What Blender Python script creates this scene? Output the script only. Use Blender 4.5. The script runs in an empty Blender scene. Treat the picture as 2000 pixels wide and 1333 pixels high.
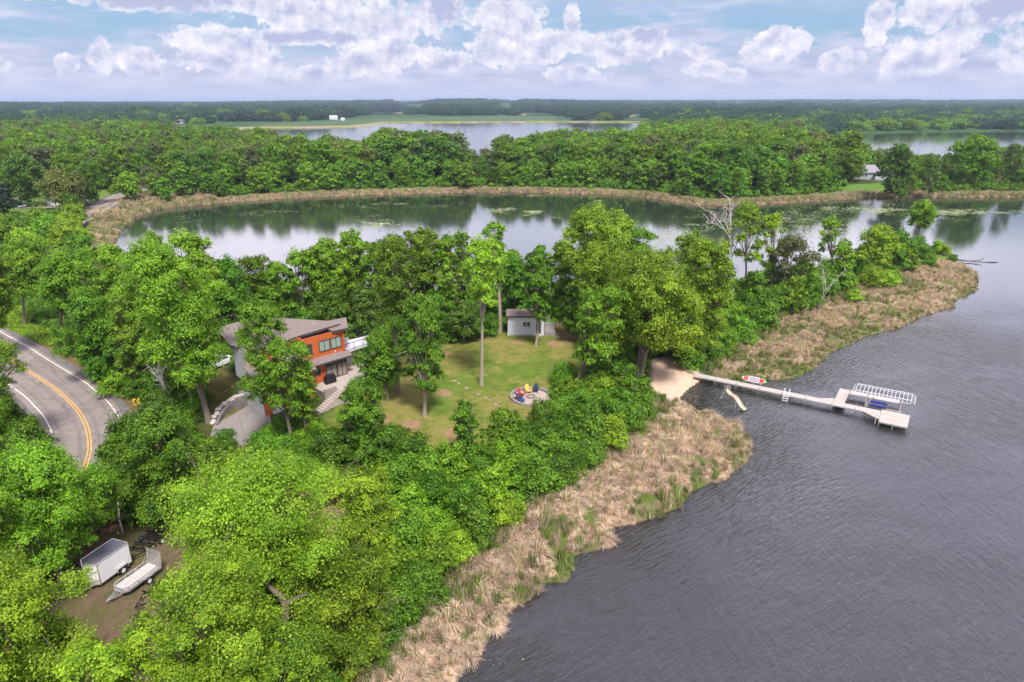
import bpy, math, random
import numpy as np
from mathutils import Vector, Matrix

R = math.radians
sc = bpy.context.scene
COL = sc.collection

# ------------------------------------------------------------------ camera
CAM_H = 38.0
F, CX, CY = 1333.0, 1000.0, 666.5            # focal length and centre in photo pixels (2000 x 1333)
PITCH = math.atan((666.5 - 201.0) / F)
cam_d = bpy.data.cameras.new("camera"); cam = bpy.data.objects.new("camera", cam_d); COL.objects.link(cam)
cam.location = (0, 0, CAM_H)
cam.rotation_euler = (R(90) - PITCH, 0, 0)
cam_d.sensor_width = 36.0
cam_d.lens = 36.0 * F / 2000.0
cam_d.clip_start = 0.5
cam_d.clip_end = 80000
sc.camera = cam

# ------------------------------------------------------------------ light, exposure
SUN_EL, SUN_AZ = R(57), R(162)      # azimuth measured clockwise from +y (view direction): behind and right
sun_d = bpy.data.lights.new("sun", 'SUN'); sun = bpy.data.objects.new("sun", sun_d); COL.objects.link(sun)
sun_d.energy = 3.0; sun_d.angle = R(12); sun_d.color = (1.0, 0.955, 0.88)
sd = Vector((math.sin(SUN_AZ) * math.cos(SUN_EL), math.cos(SUN_AZ) * math.cos(SUN_EL), math.sin(SUN_EL)))
sun.rotation_euler = sd.to_track_quat('Z', 'Y').to_euler()
sc.view_settings.view_transform = 'Standard'
sc.view_settings.look = 'None'
sc.view_settings.exposure = 0.86
sc.view_settings.gamma = 1.0
sc.render.engine = 'CYCLES'
sc.cycles.use_denoising = True
sc.cycles.max_bounces = 6
sc.cycles.diffuse_bounces = 3
sc.cycles.glossy_bounces = 3
sc.cycles.transmission_bounces = 3
sc.cycles.transparent_max_bounces = 6
sc.cycles.volume_bounces = 0
sc.cycles.use_adaptive_sampling = True
sc.cycles.adaptive_threshold = 0.02


class NT:
    """tiny wrapper to write node trees"""
    def __init__(s, tree): s.t = tree; s.n = tree.nodes; s.l = tree.links
    def new(s, typ, **kw):
        nd = s.n.new(typ)
        for k, v in kw.items():
            if k.startswith('i_'):
                key = k[2:]; key = int(key) if key.isdigit() else key.replace('_', ' ')
                s.put(nd.inputs[key], v)
            else: setattr(nd, k, v)
        return nd
    def put(s, inp, v):
        if isinstance(v, bpy.types.NodeSocket): s.l.new(v, inp)
        elif isinstance(v, bpy.types.Node): s.l.new(v.outputs[0], inp)
        else:
            if hasattr(inp.default_value, '__len__') and not hasattr(v, '__len__'): v = (v,) * len(inp.default_value)
            if hasattr(v, '__len__') and len(inp.default_value) == 4 and len(v) == 3: v = (*v, 1)
            inp.default_value = v
    def math(s, op, a, b=0.0, c=None, clamp=False):
        nd = s.new('ShaderNodeMath', operation=op, use_clamp=clamp); s.put(nd.inputs[0], a); s.put(nd.inputs[1], b)
        if c is not None: s.put(nd.inputs[2], c)
        return nd.outputs[0]
    def vmath(s, op, a, b=(0, 0, 0), c=None):
        nd = s.new('ShaderNodeVectorMath', operation=op); s.put(nd.inputs[0], a)
        if b is not None: s.put(nd.inputs[1], b)
        if c is not None: s.put(nd.inputs[2], c)
        return nd.outputs['Value' if op in ('LENGTH', 'DOT_PRODUCT', 'DISTANCE') else 'Vector']
    def mix(s, f, a, b, blend='MIX'):
        nd = s.new('ShaderNodeMix', data_type='RGBA', blend_type=blend); s.put(nd.inputs[0], f)
        s.put(nd.inputs[6], a); s.put(nd.inputs[7], b); return nd.outputs[2]
    def rng(s, v, a, b, c=0.0, d=1.0, smooth=True):
        nd = s.new('ShaderNodeMapRange', interpolation_type='SMOOTHSTEP' if smooth else 'LINEAR', clamp=True)
        for i, q in enumerate((v, a, b, c, d)): s.put(nd.inputs[i], q)
        return nd.outputs[0]
    def noise(s, vec, scale, detail=4.0, rough=0.55, dist=0.0, out=0):
        nd = s.new('ShaderNodeTexNoise'); s.put(nd.inputs['Vector'], vec)
        for k, q in (('Scale', scale), ('Detail', detail), ('Roughness', rough), ('Distortion', dist)): s.put(nd.inputs[k], q)
        return nd.outputs[out]


# ------------------------------------------------------------------ sky
w = bpy.data.worlds.new("World"); sc.world = w; w.use_nodes = True
w.node_tree.nodes.clear()
n = NT(w.node_tree)
sky = n.new('ShaderNodeTexSky', sky_type='NISHITA', sun_disc=False, sun_elevation=SUN_EL, sun_rotation=SUN_AZ,
            altitude=300, air_density=1.0, dust_density=1.6, ozone_density=1.4)
tc = n.new('ShaderNodeTexCoord')
D = n.vmath('NORMALIZE', tc.outputs['Generated'], None)
sep = n.new('ShaderNodeSeparateXYZ', i_0=D)
az = n.math('ARCTAN2', sep.outputs[0], sep.outputs[1])
el = n.math('ARCSINE', sep.outputs[2])
cmb = n.new('ShaderNodeCombineXYZ', i_0=az, i_1=el, i_2=0.0).outputs[0]
fine = n.noise(n.vmath('MULTIPLY', cmb, (1, 1.3, 1)), 17.0, 7.0, 0.62, out=1)          # puffy displacement
fine2 = n.noise(cmb, 70.0, 5.0, 0.65, out=1)
disp = n.vmath('ADD', n.vmath('MULTIPLY', n.vmath('SUBTRACT', fine, (.5, .5, .5)), (2.6, 2.2, 0)), n.vmath('MULTIPLY', n.vmath('SUBTRACT', fine2, (.5, .5, .5)), (1.5, 1.2, 0)))
# cumulus heads: (photo x, y, half width, half height, brightness)
PUFFS = [(640, 45, 150, 34, .9), (545, 24, 120, 26, 1), (770, 62, 90, 48, .85), (868, 22, 52, 46, .3), (620, 84, 120, 16, .6), (990, 52, 72, 42, .9),
         (1115, 52, 17, 34, 1), (1105, 92, 130, 24, .95), (960, 105, 66, 28, .8), (720, 122, 80, 30, 1), (800, 112, 70, 18, 1), (690, 142, 60, 18, .9), (145, 132, 26, 22, .9),
         (215, 118, 34, 30, 1), (285, 130, 42, 30, .95), (450, 92, 110, 26, .75), (470, 132, 100, 30, .95), (990, 118, 66, 26, 1), (1060, 118, 36, 18, .9),
         (1215, 112, 70, 26, 1), (1275, 102, 46, 22, 1), (1515, 92, 56, 34, 1), (1470, 112, 42, 22, .9), (1350, 108, 30, 18, .95), (1690, 60, 34, 38, .85),
         (1775, 28, 60, 40, .8), (1910, 35, 110, 40, .4), (1780, 118, 90, 30, .95), (1852, 90, 48, 26, 1), (1985, 108, 60, 34, .95),
         (1740, 140, 44, 22, .95), (1375, 142, 50, 15, .9), (18, 130, 24, 12, .95), (870, 128, 50, 18, .9), (1630, 120, 44, 20, .9),
         (620, 150, 60, 20, .8), (1120, 150, 60, 16, .75), (340, 20, 190, 20, .5), (60, 5, 120, 12, .9), (1500, 5, 110, 9, .9),
         (1245, 85, 60, 16, .5), (1430, 150, 40, 14, .8)]
vmax = None; bri = None
for (px, py, rx, ry, b) in PUFFS:
    a_ = math.atan((px - CX) / (F / math.cos(PITCH))); e_ = (201 - py) / 1412.0 * math.cos(a_)
    rr = (rx / 1412.0 * math.cos(a_) ** 2, ry / 1412.0, 1)
    q = n.vmath('MULTIPLY', n.vmath('SUBTRACT', cmb, (a_, e_, 0)), (1 / rr[0], 1 / rr[1], 1))
    q = n.vmath('ADD', q, disp)
    q = n.vmath('MULTIPLY', q, (1, 1, 0))
    v = n.math('SUBTRACT', 1.0, n.vmath('LENGTH', q))
    if b < 0.7: bv = n.math('MULTIPLY', n.math('MAXIMUM', v, 0.0), 1.0 - b); bri = bv if bri is None else n.math('MAXIMUM', bri, bv)
    vmax = v if vmax is None else n.math('MAXIMUM', vmax, v)
cov = n.rng(n.math('ADD', vmax, .05), -0.02, 0.27)
# light from the upper left: emboss of the same noise, plus brightness toward the rim
bb = n.noise(cmb, 26.0, 8.0, 0.6)
bb2 = n.noise(n.vmath('ADD', cmb, (-0.005, 0.010, 0)), 26.0, 8.0, 0.6)
emb = n.math('SUBTRACT', bb, bb2)
lit = n.math('ADD', n.math('MULTIPLY', emb, 2.4), n.math('MULTIPLY', vmax, -0.40))
lit = n.math('ADD', lit, 0.62, clamp=True)
if bri is not None: lit = n.math('SUBTRACT', lit, n.math('MULTIPLY', bri, 1.5), clamp=True)
puffcol = n.mix(lit, (0.46, 0.49, 0.69), (1.10, 1.04, 1.06))
# thin stretched layer behind
st = n.noise(n.vmath('MULTIPLY', cmb, (3.0, 17.0, 1)), 2.2, 6.0, 0.6, 0.4)
lowfade = n.rng(el, 0.012, 0.085, 0.34, 0.0)
strat = n.rng(n.math('ADD', st, lowfade), 0.40, 0.68)
# large broken clouds higher up (seen in the water only)
hi = n.noise(D, 2.6, 6.0, 0.6, 0.2)
hic = n.math('MULTIPLY', n.rng(hi, 0.30, 0.52), n.rng(el, 0.09, 0.16))
strat = n.math('MAXIMUM', strat, hic)
stcol = n.mix(n.rng(n.noise(n.vmath('MULTIPLY', cmb, (2.0, 9.0, 1)), 7.0, 5.0, 0.6), 0.3, 0.7), (0.46, 0.49, 0.70), (0.74, 0.72, 0.86))
bluesky = n.mix(0.55, n.vmath('MULTIPLY', sky.outputs[0], (0.085, 0.085, 0.09)), (0.31, 0.55, 0.83))
cc = n.mix(n.math('MULTIPLY', strat, 0.86), bluesky, stcol)
cc = n.mix(n.math('MULTIPLY', cov, n.rng(el, 0.008, 0.045, 0, .90)), cc, puffcol)
cc = n.mix(n.math('MULTIPLY', n.rng(el, .125, .175), .95), cc, n.mix(n.rng(hi, .35, .62), (1.15, 1.17, 1.50), (1.95, 1.85, 2.15)))
cc = n.mix(n.rng(el, .20, .85), cc, n.mix(1.0, cc, (.38, .38, .40), 'MULTIPLY'))
# pale band over the horizon
cc = n.mix(n.rng(el, 0.0, 0.04, 0.7, 0.0), cc, (0.62, 0.66, 0.84))
bg = n.new('ShaderNodeBackground', i_0=cc, i_1=0.62)
out = n.new('ShaderNodeOutputWorld'); n.l.new(bg.outputs[0], out.inputs[0])
w.cycles.sampling_method = 'MANUAL'; w.cycles.sample_map_resolution = 512

# ------------------------------------------------------------------ noise and geometry helpers
def _hash(ix, iy, s):
    h = (ix.astype(np.int64) * 374761393 + iy.astype(np.int64) * 668265263 + s * 1442695041) & 0xffffffff
    h = ((h ^ (h >> 13)) * 1274126177) & 0xffffffff
    return ((h ^ (h >> 16)) & 0xffff) / 65535.0
def vnoise(x, y, s=0):
    x = np.asarray(x, float); y = np.asarray(y, float)
    ix = np.floor(x); iy = np.floor(y); fx = x - ix; fy = y - iy
    fx = fx * fx * (3 - 2 * fx); fy = fy * fy * (3 - 2 * fy)
    ix = ix.astype(int); iy = iy.astype(int)
    a = _hash(ix, iy, s); b = _hash(ix + 1, iy, s); c = _hash(ix, iy + 1, s); d = _hash(ix + 1, iy + 1, s)
    return (a * (1 - fx) + b * fx) * (1 - fy) + (c * (1 - fx) + d * fx) * fy
def fbm(x, y, s=0, o=4):
    t = 0; a = 0.5
    for i in range(o): t = t + a * vnoise(x * 2 ** i, y * 2 ** i, s + i * 17); a *= 0.5
    return t / (1 - 0.5 ** o)
def smooth(v, a, b):
    t = np.clip((v - a) / (b - a), 0, 1); return t * t * (3 - 2 * t)
_c, _s = math.cos(PITCH), math.sin(PITCH)
def gp(px, py, z=0.0):
    dx = (px - CX) / F; dy = -(py - CY) / F
    d = np.array([dx, _c + dy * _s, -_s + dy * _c])
    return d * ((z - CAM_H) / d[2]) + np.array([0, 0, CAM_H])
def inpoly(x, y, P):
    x = np.asarray(x, float); y = np.asarray(y, float); r = np.zeros(x.shape, bool); P = np.asarray(P); m = len(P)
    for i in range(m):
        x1, y1 = P[i][:2]; x2, y2 = P[(i + 1) % m][:2]
        if y1 == y2: continue
        cnd = ((y1 > y) != (y2 > y)) & (x < (x2 - x1) * (y - y1) / (y2 - y1) + x1); r ^= cnd
    return r
def polydist(x, y, P, closed=True):
    x = np.asarray(x, float); y = np.asarray(y, float); best = np.full(x.shape, 1e18); P = np.asarray(P)[:, :2]; m = len(P)
    for i in range(m if closed else m - 1):
        a = P[i]; b = P[(i + 1) % m]; ab = b - a; L = (ab ** 2).sum() + 1e-9
        t = np.clip(((x - a[0]) * ab[0] + (y - a[1]) * ab[1]) / L, 0, 1)
        best = np.minimum(best, (x - a[0] - t * ab[0]) ** 2 + (y - a[1] - t * ab[1]) ** 2)
    return np.sqrt(best)
def W(L, z=0.0): return np.array([gp(a, b, z)[:2] for a, b in L])

# ------------------------------------------------------------------ water bodies (outlines at lake level)
OUTER1 = [(600, 1600), (760, 1430), (890, 1325), (940, 1262), (982, 1222), (1002, 1196), (1045, 1165), (1066, 1140), (1112, 1138), (1128, 1085),
          (1188, 1068), (1200, 1032), (1285, 1012), (1330, 988), (1352, 962), (1420, 930), (1462, 902), (1468, 862), (1440, 832),
          (1400, 812), (1352, 800), (1326, 783), (1342, 762), (1372, 741)]
OUTER2 = [(1440, 748), (1500, 742), (1545, 742), (1590, 722), (1618, 692), (1700, 655), (1760, 640), (1800, 618), (1865, 600), (1860, 590), (1912, 566), (1905, 530), (1872, 516)]
lakeA = [tuple(p) for p in W(OUTER1 + OUTER2)]
lakeA += [tuple(p) for p in W([(1858, 502), (1820, 482), (1790, 466), (1740, 470), (1690, 490), (1600, 520), (1480, 545), (1340, 562), (1200, 575),
                               (1000, 583), (800, 592), (620, 600), (540, 590), (450, 566), (350, 532), (240, 500), (222, 484), (232, 450),
                               (262, 425), (300, 411), (400, 400), (560, 388), (700, 382), (860, 378), (1000, 376), (1190, 381), (1260, 386), (1360, 401), (1420, 402),
                               (1500, 399), (1640, 391), (1700, 386), (2000, 386)])]
lakeA += [(500, 282), (1400, 270), (1400, -200), (-12, -200)]
lakeB = [tuple(p) for p in W([(1600, 270), (1640, 263), (1800, 259), (2000, 257), (2700, 256), (2700, 306), (2050, 320), (1950, 326), (1860, 322), (1800, 330), (1745, 334), (1700, 330), (1690, 334), (1650, 312), (1625, 285)])]
lakeC = [tuple(p) for p in W([(365, 259), (480, 252), (530, 251), (600, 251), (700, 248), (740, 244), (760, 241), (900, 240), (1060, 239), (1250, 240), (1290, 244), (1225, 262), (1150, 296), (1050, 312), (1000, 316),
                              (960, 334), (915, 336), (860, 316), (760, 312), (620, 306), (540, 296), (430, 276), (372, 268)])]
lakeD = [tuple(p) for p in W([(700, 227), (785, 226), (790, 221.5), (700, 221)])]
lakeE = [tuple(p) for p in W([(1020, 229), (1165, 229), (1165, 224.5), (1025, 224.5)])]
lakeF = [tuple(p) for p in W([(1220, 232), (1280, 233), (1280, 228.5), (1225, 228)])]
lakeG = [tuple(p) for p in W([(780, 210.3), (830, 210.3), (830, 208), (780, 208)])]
lakeH = [tuple(p) for p in W([(970, 209), (1005, 209), (1005, 206.8), (970, 206.8)])]
LAKES = [lakeA, lakeB, lakeC, lakeD, lakeE, lakeF, lakeG, lakeH]
def shore(x, y):
    """signed distance to the waterline, positive on land"""
    x = np.asarray(x, float); y = np.asarray(y, float)
    wob = 0.6 * (fbm(x * .35, y * .35, 5) - .5) * np.clip(np.hypot(x, y) / 120, 1, 40)
    s = np.full(x.shape, 1e9)
    for L in LAKES:
        d = polydist(x, y, L); ins = inpoly(x, y, L); s = np.minimum(s, np.where(ins, -d, d))
    return s + wob

# ------------------------------------------------------------------ terrain height
CTRL = [((1030, 655), 2.3), ((950, 700), 1.9), ((1100, 660), 2.1), ((1040, 775), 1.4), ((1200, 700), 1.4), ((1330, 740), .5), ((640, 700), 3.6), ((600, 690), 3.6), ((700, 745), 3.2), ((560, 690), 3.4),
        ((460, 840), 2.0), ((500, 870), 2.0), ((560, 850), 2.0), ((640, 850), 2.1), ((760, 790), 2.0), ((850, 860), 1.6), ((230, 1130), 2.3), ((330, 1100), 2.2), ((300, 1250), 2.0), ((100, 1250), 2.2), ((500, 1150), 1.9),
        ((200, 900), 2.3), ((120, 780), 2.4), ((20, 700), 2.5), ((-60, 620), 2.5), ((60, 560), 2.0), ((700, 1050), 1.2), ((900, 980), .9), ((1150, 830), .8), ((1250, 800), .7),
        ((980, 1110), .25), ((1250, 920), .25), ((1400, 870), .25), ((820, 1230), .3), ((1500, 690), .25), ((1750, 570), .25), ((1600, 630), .25), ((1450, 700), .25), ((1440, 640), 1.0), ((1600, 560), .9), ((1720, 520), 1.0), ((1830, 500), 1.1),
        ((300, 800), 2.6), ((350, 700), 2.8), ((250, 600), 2.2), ((180, 470), .5), ((110, 410), 1.8), ((200, 400), 1.9), ((0, 420), 2.0), ((0, 1000), 2.4)]
_cp = np.array([[*gp(a, b, z)[:2], z] for (a, b), z in CTRL])
def T(x, y, s=None):
    x = np.asarray(x, float); y = np.asarray(y, float)
    if s is None: s = shore(x, y)
    num = np.zeros(x.shape); den = np.zeros(x.shape)
    for cx_, cy_, cz_ in _cp:
        wgt = 1.0 / ((x - cx_) ** 2 + (y - cy_) ** 2 + 9.0) ** 1.6; num += wgt * cz_; den += wgt
    near = num / den
    d = np.hypot(x, y)
    far = 1.6 + 2.6 * smooth(s, 10, 120) * fbm(x / 150, y / 150, 3)
    hill = (fbm(x / 900 + 3.1, y / 1500, 9, 3) - .35) * 60 * smooth(d, 1500, 4200)
    axx = x / np.maximum(y, 1)
    prof = 0.5 + 0.62 * smooth(axx, -.42, -.22) - 0.10 * smooth(axx, .05, .3)
    hill = np.maximum(hill, 0) * prof * smooth(s, 5, 200)
    hill = np.maximum(hill, 30 * smooth(d, 4200, 6500) * prof * (.6 + .6 * fbm(x / 700, y / 4000, 21, 3)))
    far = far + hill + 1.0 * smooth(s, 4, 25)
    k = smooth(y, 210, 290)
    h = near * (1 - k) + far * k
    ramp = np.where(y < 210, 3.0, 9.0)
    up = smooth(s, -0.2, ramp * 1.0)
    dn = -1.3 * smooth(-s, 0.0, 6.0) - 0.12
    return np.where(s > 0, np.maximum(h * up, 0.10 * smooth(s, 0, .5)) + 0.02, dn)
def gpt(px, py):
    z = 2.0
    for _ in range(7):
        p = gp(px, py, z); z = float(T(p[0:1], p[1:2])[0])
    return np.array([p[0], p[1], z])
def Tz(x, y): return float(T(np.array([x]), np.array([y]))[0])

# ------------------------------------------------------------------ zones on the ground
P_ = lambda L, z=2.0: [tuple(p) for p in W(L, z)]
Z_LAWN = P_([(625, 870), (640, 815), (690, 765), (740, 735), (800, 705), (860, 680), (890, 664), (990, 652), (1110, 650), (1140, 700), (1145, 750), (1090, 800), (1010, 870), (900, 900), (800, 890), (700, 880)], 1.9)
Z_YARD = P_([(60, 1260), (130, 1130), (180, 1050), (290, 1020), (430, 1000), (600, 950), (660, 980), (650, 1040), (560, 1090), (400, 1190), (330, 1300), (260, 1400), (120, 1400)], 2.2)
Z_SAND = P_([(1266, 748), (1276, 708), (1306, 696), (1345, 716), (1385, 738), (1350, 775), (1330, 792), (1290, 776), (1268, 768)], .6)
Z_PATH = P_([(1085, 655), (1090, 625), (1105, 612), (1130, 635), (1140, 660), (1110, 668)], 2.2)
Z_BANK = P_([(395, 800), (410, 730), (440, 700), (462, 745), (478, 790), (440, 830), (415, 835)], 2.6)
Z_FLAWN = P_([(-80, 428), (120, 426), (70, 452), (20, 470), (-90, 480)], 2.0)
Z_FIELD = P_([(-60, 405), (20, 380), (130, 378), (230, 374), (240, 392), (190, 420), (100, 422), (-60, 420)], 2.0)
Z_BRIGHT = P_([(-30, 600), (45, 600), (62, 640), (120, 652), (140, 672), (95, 680), (30, 650), (-30, 640)], 2.4)
Z_HLAWN = P_([(1650, 360), (1735, 356), (1745, 372), (1700, 381), (1640, 380)], 3.0)
Z_TRAMP = P_([(1640, 590), (1760, 520), (1850, 495), (1880, 512), (1800, 545), (1700, 560)], 1.0)
INNER1 = [(1330, 786), (1284, 800), (1232, 850), (1152, 905), (1102, 962), (1004, 1008), (985, 1042), (926, 1062), (906, 1100), (850, 1170), (790, 1250), (735, 1312), (660, 1420), (560, 1560)]
Z_REED1 = P_(OUTER1[:20] + INNER1, .15)
INNER2 = [(1862, 516), (1780, 522), (1700, 546), (1640, 588), (1545, 604), (1445, 668), (1378, 722)]
Z_REED2 = P_([(1395, 742)] + OUTER2 + INNER2, .15)
Z_REED3 = P_([(100, 510), (150, 470), (190, 425), (240, 398), (300, 388), (420, 383), (420, 398), (300, 409), (262, 423), (232, 448), (222, 484), (250, 505), (200, 520)], .6)
ROAD = [(300, 366), (262, 376), (232, 388), (200, 402), (160, 421), (95, 452), (20, 492), (-60, 545), (-95, 600), (-60, 650), (6, 693.5), (22, 705), (52, 726), (105, 760), (127, 779), (150, 802), (168, 832), (175, 862), (173, 893), (155, 940), (120, 990), (60, 1060), (-30, 1150), (-200, 1300)]
def catmull(P, k):
    P = [np.array(p, float) for p in P]; P = [2 * P[0] - P[1]] + P + [2 * P[-1] - P[-2]]; o = []
    for i in range(1, len(P) - 2):
        for j in range(k):
            t = j / k; a, b, c, d = P[i - 1:i + 3]
            o.append(.5 * ((2 * b) + (c - a) * t + (2 * a - 5 * b + 4 * c - d) * t * t + (3 * b - a - 3 * c + d) * t ** 3))
    o.append(P[-2]); return np.array(o)
ROADC = catmull(P_(ROAD, 2.4), 10)
for _ in range(3): ROADC[1:-1] = (ROADC[:-2] + 2 * ROADC[1:-1] + ROADC[2:]) / 4
LANE = catmull(P_([(30, 409), (90, 407), (150, 409), (195, 405)], 2.0), 8)
DRIVE = P_([(418, 832), (455, 812), (505, 790), (530, 822), (512, 850), (500, 885), (470, 885), (440, 868), (412, 858)], 2.05)
def zone(x, y, Pz, soft=1.0):
    d = polydist(x, y, Pz); d = np.where(inpoly(x, y, Pz), d, -d)
    return smooth(d + (fbm(x * .6, y * .6, 31) - .5) * 2.2 * soft, -soft, soft)

# ------------------------------------------------------------------ mesh helpers
def link(o, parent=None):
    COL.objects.link(o)
    if parent is not None: o.parent = parent
    return o
def tag(o, label=None, cat=None, group=None, kind=None):
    if label: o['label'] = label
    if cat: o['category'] = cat
    if group: o['group'] = group
    if kind: o['kind'] = kind
    return o
def mesh_np(name, V, faces, mat=None, parent=None, attrs=None, smooth_=False, mats=None, midx=None, only=False):
    """V (n,3); faces: (m,k) array of equal-sided faces, or list of lists"""
    me = bpy.data.meshes.new(name); V = np.asarray(V, np.float32)
    if isinstance(faces, np.ndarray):
        m, k = faces.shape
        me.vertices.add(len(V)); me.vertices.foreach_set('co', V.ravel())
        me.loops.add(m * k); me.polygons.add(m)
        me.loops.foreach_set('vertex_index', faces.astype(np.int32).ravel())
        me.polygons.foreach_set('loop_start', np.arange(0, m * k, k, dtype=np.int32))
        me.update(calc_edges=True)
    else:
        me.from_pydata([tuple(v) for v in V], [], faces)
    for a, (dom, typ, val) in (attrs or {}).items():
        at = me.attributes.new(a, typ, dom)
        at.data.foreach_set('color' if 'COLOR' in typ else 'value', np.asarray(val, np.float32).ravel())
    for q in (mats or ([mat] if mat else [])): me.materials.append(q)
    if midx is not None: me.polygons.foreach_set('material_index', np.asarray(midx, np.int32))
    if smooth_: me.polygons.foreach_set('use_smooth', np.ones(len(me.polygons), bool))
    if only: return me
    return link(bpy.data.objects.new(name, me), parent)
def empty(name, loc=(0, 0, 0), rz=0.0):
    o = bpy.data.objects.new(name, None); o.location = loc; o.rotation_euler = (0, 0, rz); o.empty_display_size = .3
    COL.objects.link(o); return o
class MB:
    """collects boxes, bars, tubes, prisms into one mesh"""
    def __init__(s): s.v = []; s.f = []
    def add(s, V, Fc):
        o = len(s.v); s.v += [tuple(map(float, q)) for q in V]; s.f += [[i + o for i in f] for f in Fc]; return s
    def box(s, x0, x1, y0, y1, z0, z1):
        return s.add([(x, y, z) for x in (x0, x1) for y in (y0, y1) for z in (z0, z1)],
                     [(0, 1, 3, 2), (4, 6, 7, 5), (0, 4, 5, 1), (2, 3, 7, 6), (0, 2, 6, 4), (1, 5, 7, 3)])
    def prism(s, P, z0, z1):
        """P list of (x,y) or (x,y,z) tops; z0 thickness bottom"""
        m = len(P); zt = [p[2] if len(p) > 2 else z1 for p in P]
        zb = [(t - z0) if len(P[0]) > 2 else z0 for t in zt]
        V = [(p[0], p[1], b) for p, b in zip(P, zb)] + [(p[0], p[1], t) for p, t in zip(P, zt)]
        return s.add(V, [list(range(m - 1, -1, -1)), list(range(m, 2 * m))] + [(i, (i + 1) % m, m + (i + 1) % m, m + i) for i in range(m)])
    def tube(s, P, r, k=8, cap=True):
        P = [Vector(p) for p in P]; r = r if hasattr(r, '__len__') else [r] * len(P); V = []; Fc = []
        for i, p in enumerate(P):
            t = (P[min(i + 1, len(P) - 1)] - P[max(i - 1, 0)]).normalized()
            u = t.cross(Vector((0, 0, 1)) if abs(t.z) < .9 else Vector((1, 0, 0))).normalized(); v = t.cross(u)
            V += [p + (u * math.cos(2 * math.pi * j / k) + v * math.sin(2 * math.pi * j / k)) * r[i] for j in range(k)]
        for i in range(len(P) - 1):
            Fc += [(i * k + j, i * k + (j + 1) % k, (i + 1) * k + (j + 1) % k, (i + 1) * k + j) for j in range(k)]
        if cap: Fc += [list(range(k - 1, -1, -1)), [(len(P) - 1) * k + j for j in range(k)]]
        return s.add(V, Fc)
    def bar(s, a, b, w_=.05, h=None):
        a = Vector(a); b = Vector(b); h = h or w_; t = (b - a).normalized()
        u = t.cross(Vector((0, 0, 1)) if abs(t.z) < .95 else Vector((1, 0, 0))).normalized(); v = t.cross(u)
        V = [q + u * (i * w_ / 2) + v * (j * h / 2) for q in (a, b) for i, j in ((-1, -1), (1, -1), (1, 1), (-1, 1))]
        return s.add(V, [(0, 1, 2, 3), (7, 6, 5, 4), (0, 4, 5, 1), (1, 5, 6, 2), (2, 6, 7, 3), (3, 7, 4, 0)])
    def build(s, name, mat, parent=None, bevel=0.0, smooth_=False):
        me = bpy.data.meshes.new(name); me.from_pydata(s.v, [], s.f); me.materials.append(mat); me.update()
        o = link(bpy.data.objects.new(name, me), parent)
        if smooth_:
            for p in me.polygons: p.use_smooth = True
        if bevel:
            md = o.modifiers.new('bevel', 'BEVEL'); md.width = bevel; md.segments = 2; md.limit_method = 'ANGLE'
        return o

# ------------------------------------------------------------------ materials
MATS = {}
def mat(name, col, rough=.7, metal=0.0, var=.12, scale=3.0, bump=0.0, bscale=30.0, spec=.4, wave=None):
    if name in MATS: return MATS[name]
    m = bpy.data.materials.new(name); m.use_nodes = True; m.node_tree.nodes.clear(); n = NT(m.node_tree)
    tc = n.new('ShaderNodeTexCoord').outputs['Object']
    nz = n.noise(tc, scale, 5.0, .6)
    c = n.mix(1.0, col, n.mix(nz, (1 - var * 1.6,) * 3, (1 + var * 1.6,) * 3), 'MULTIPLY')
    p = n.new('ShaderNodeBsdfPrincipled'); n.put(p.inputs['Base Color'], c); p.inputs['Roughness'].default_value = rough
    p.inputs['Metallic'].default_value = metal; p.inputs['Specular IOR Level'].default_value = spec
    hgt = None
    if wave:                                              # (direction, scale, profile, strength) e.g. siding or planks
        wv = n.new('ShaderNodeTexWave', wave_type='BANDS', bands_direction=wave[0], wave_profile=wave[2]); n.put(wv.inputs[0], tc)
        wv.inputs['Scale'].default_value = wave[1]
        hgt = n.math('MULTIPLY', wv.outputs[1], wave[3])
        c2 = n.mix(n.math('MULTIPLY', n.rng(wv.outputs[1], 0.0, .12, 1, 0), .45), c, (0.01, .01, .01)); n.put(p.inputs['Base Color'], c2)
    if bump:
        b = n.math('MULTIPLY', n.noise(tc, bscale, 4.0), bump); hgt = b if hgt is None else n.math('ADD', hgt, b)
    if hgt is not None:
        bp = n.new('ShaderNodeBump'); bp.inputs['Strength'].default_value = 1; bp.inputs['Distance'].default_value = .05; n.put(bp.inputs['Height'], hgt)
        n.l.new(bp.outputs[0], p.inputs['Normal'])
    o = n.new('ShaderNodeOutputMaterial'); n.l.new(p.outputs[0], o.inputs[0]); MATS[name] = m; return m
def glass(name, col=(.03, .04, .05), rough=.08):
    return mat(name, col, rough, 0, .2, 1.5, spec=.9)

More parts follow.
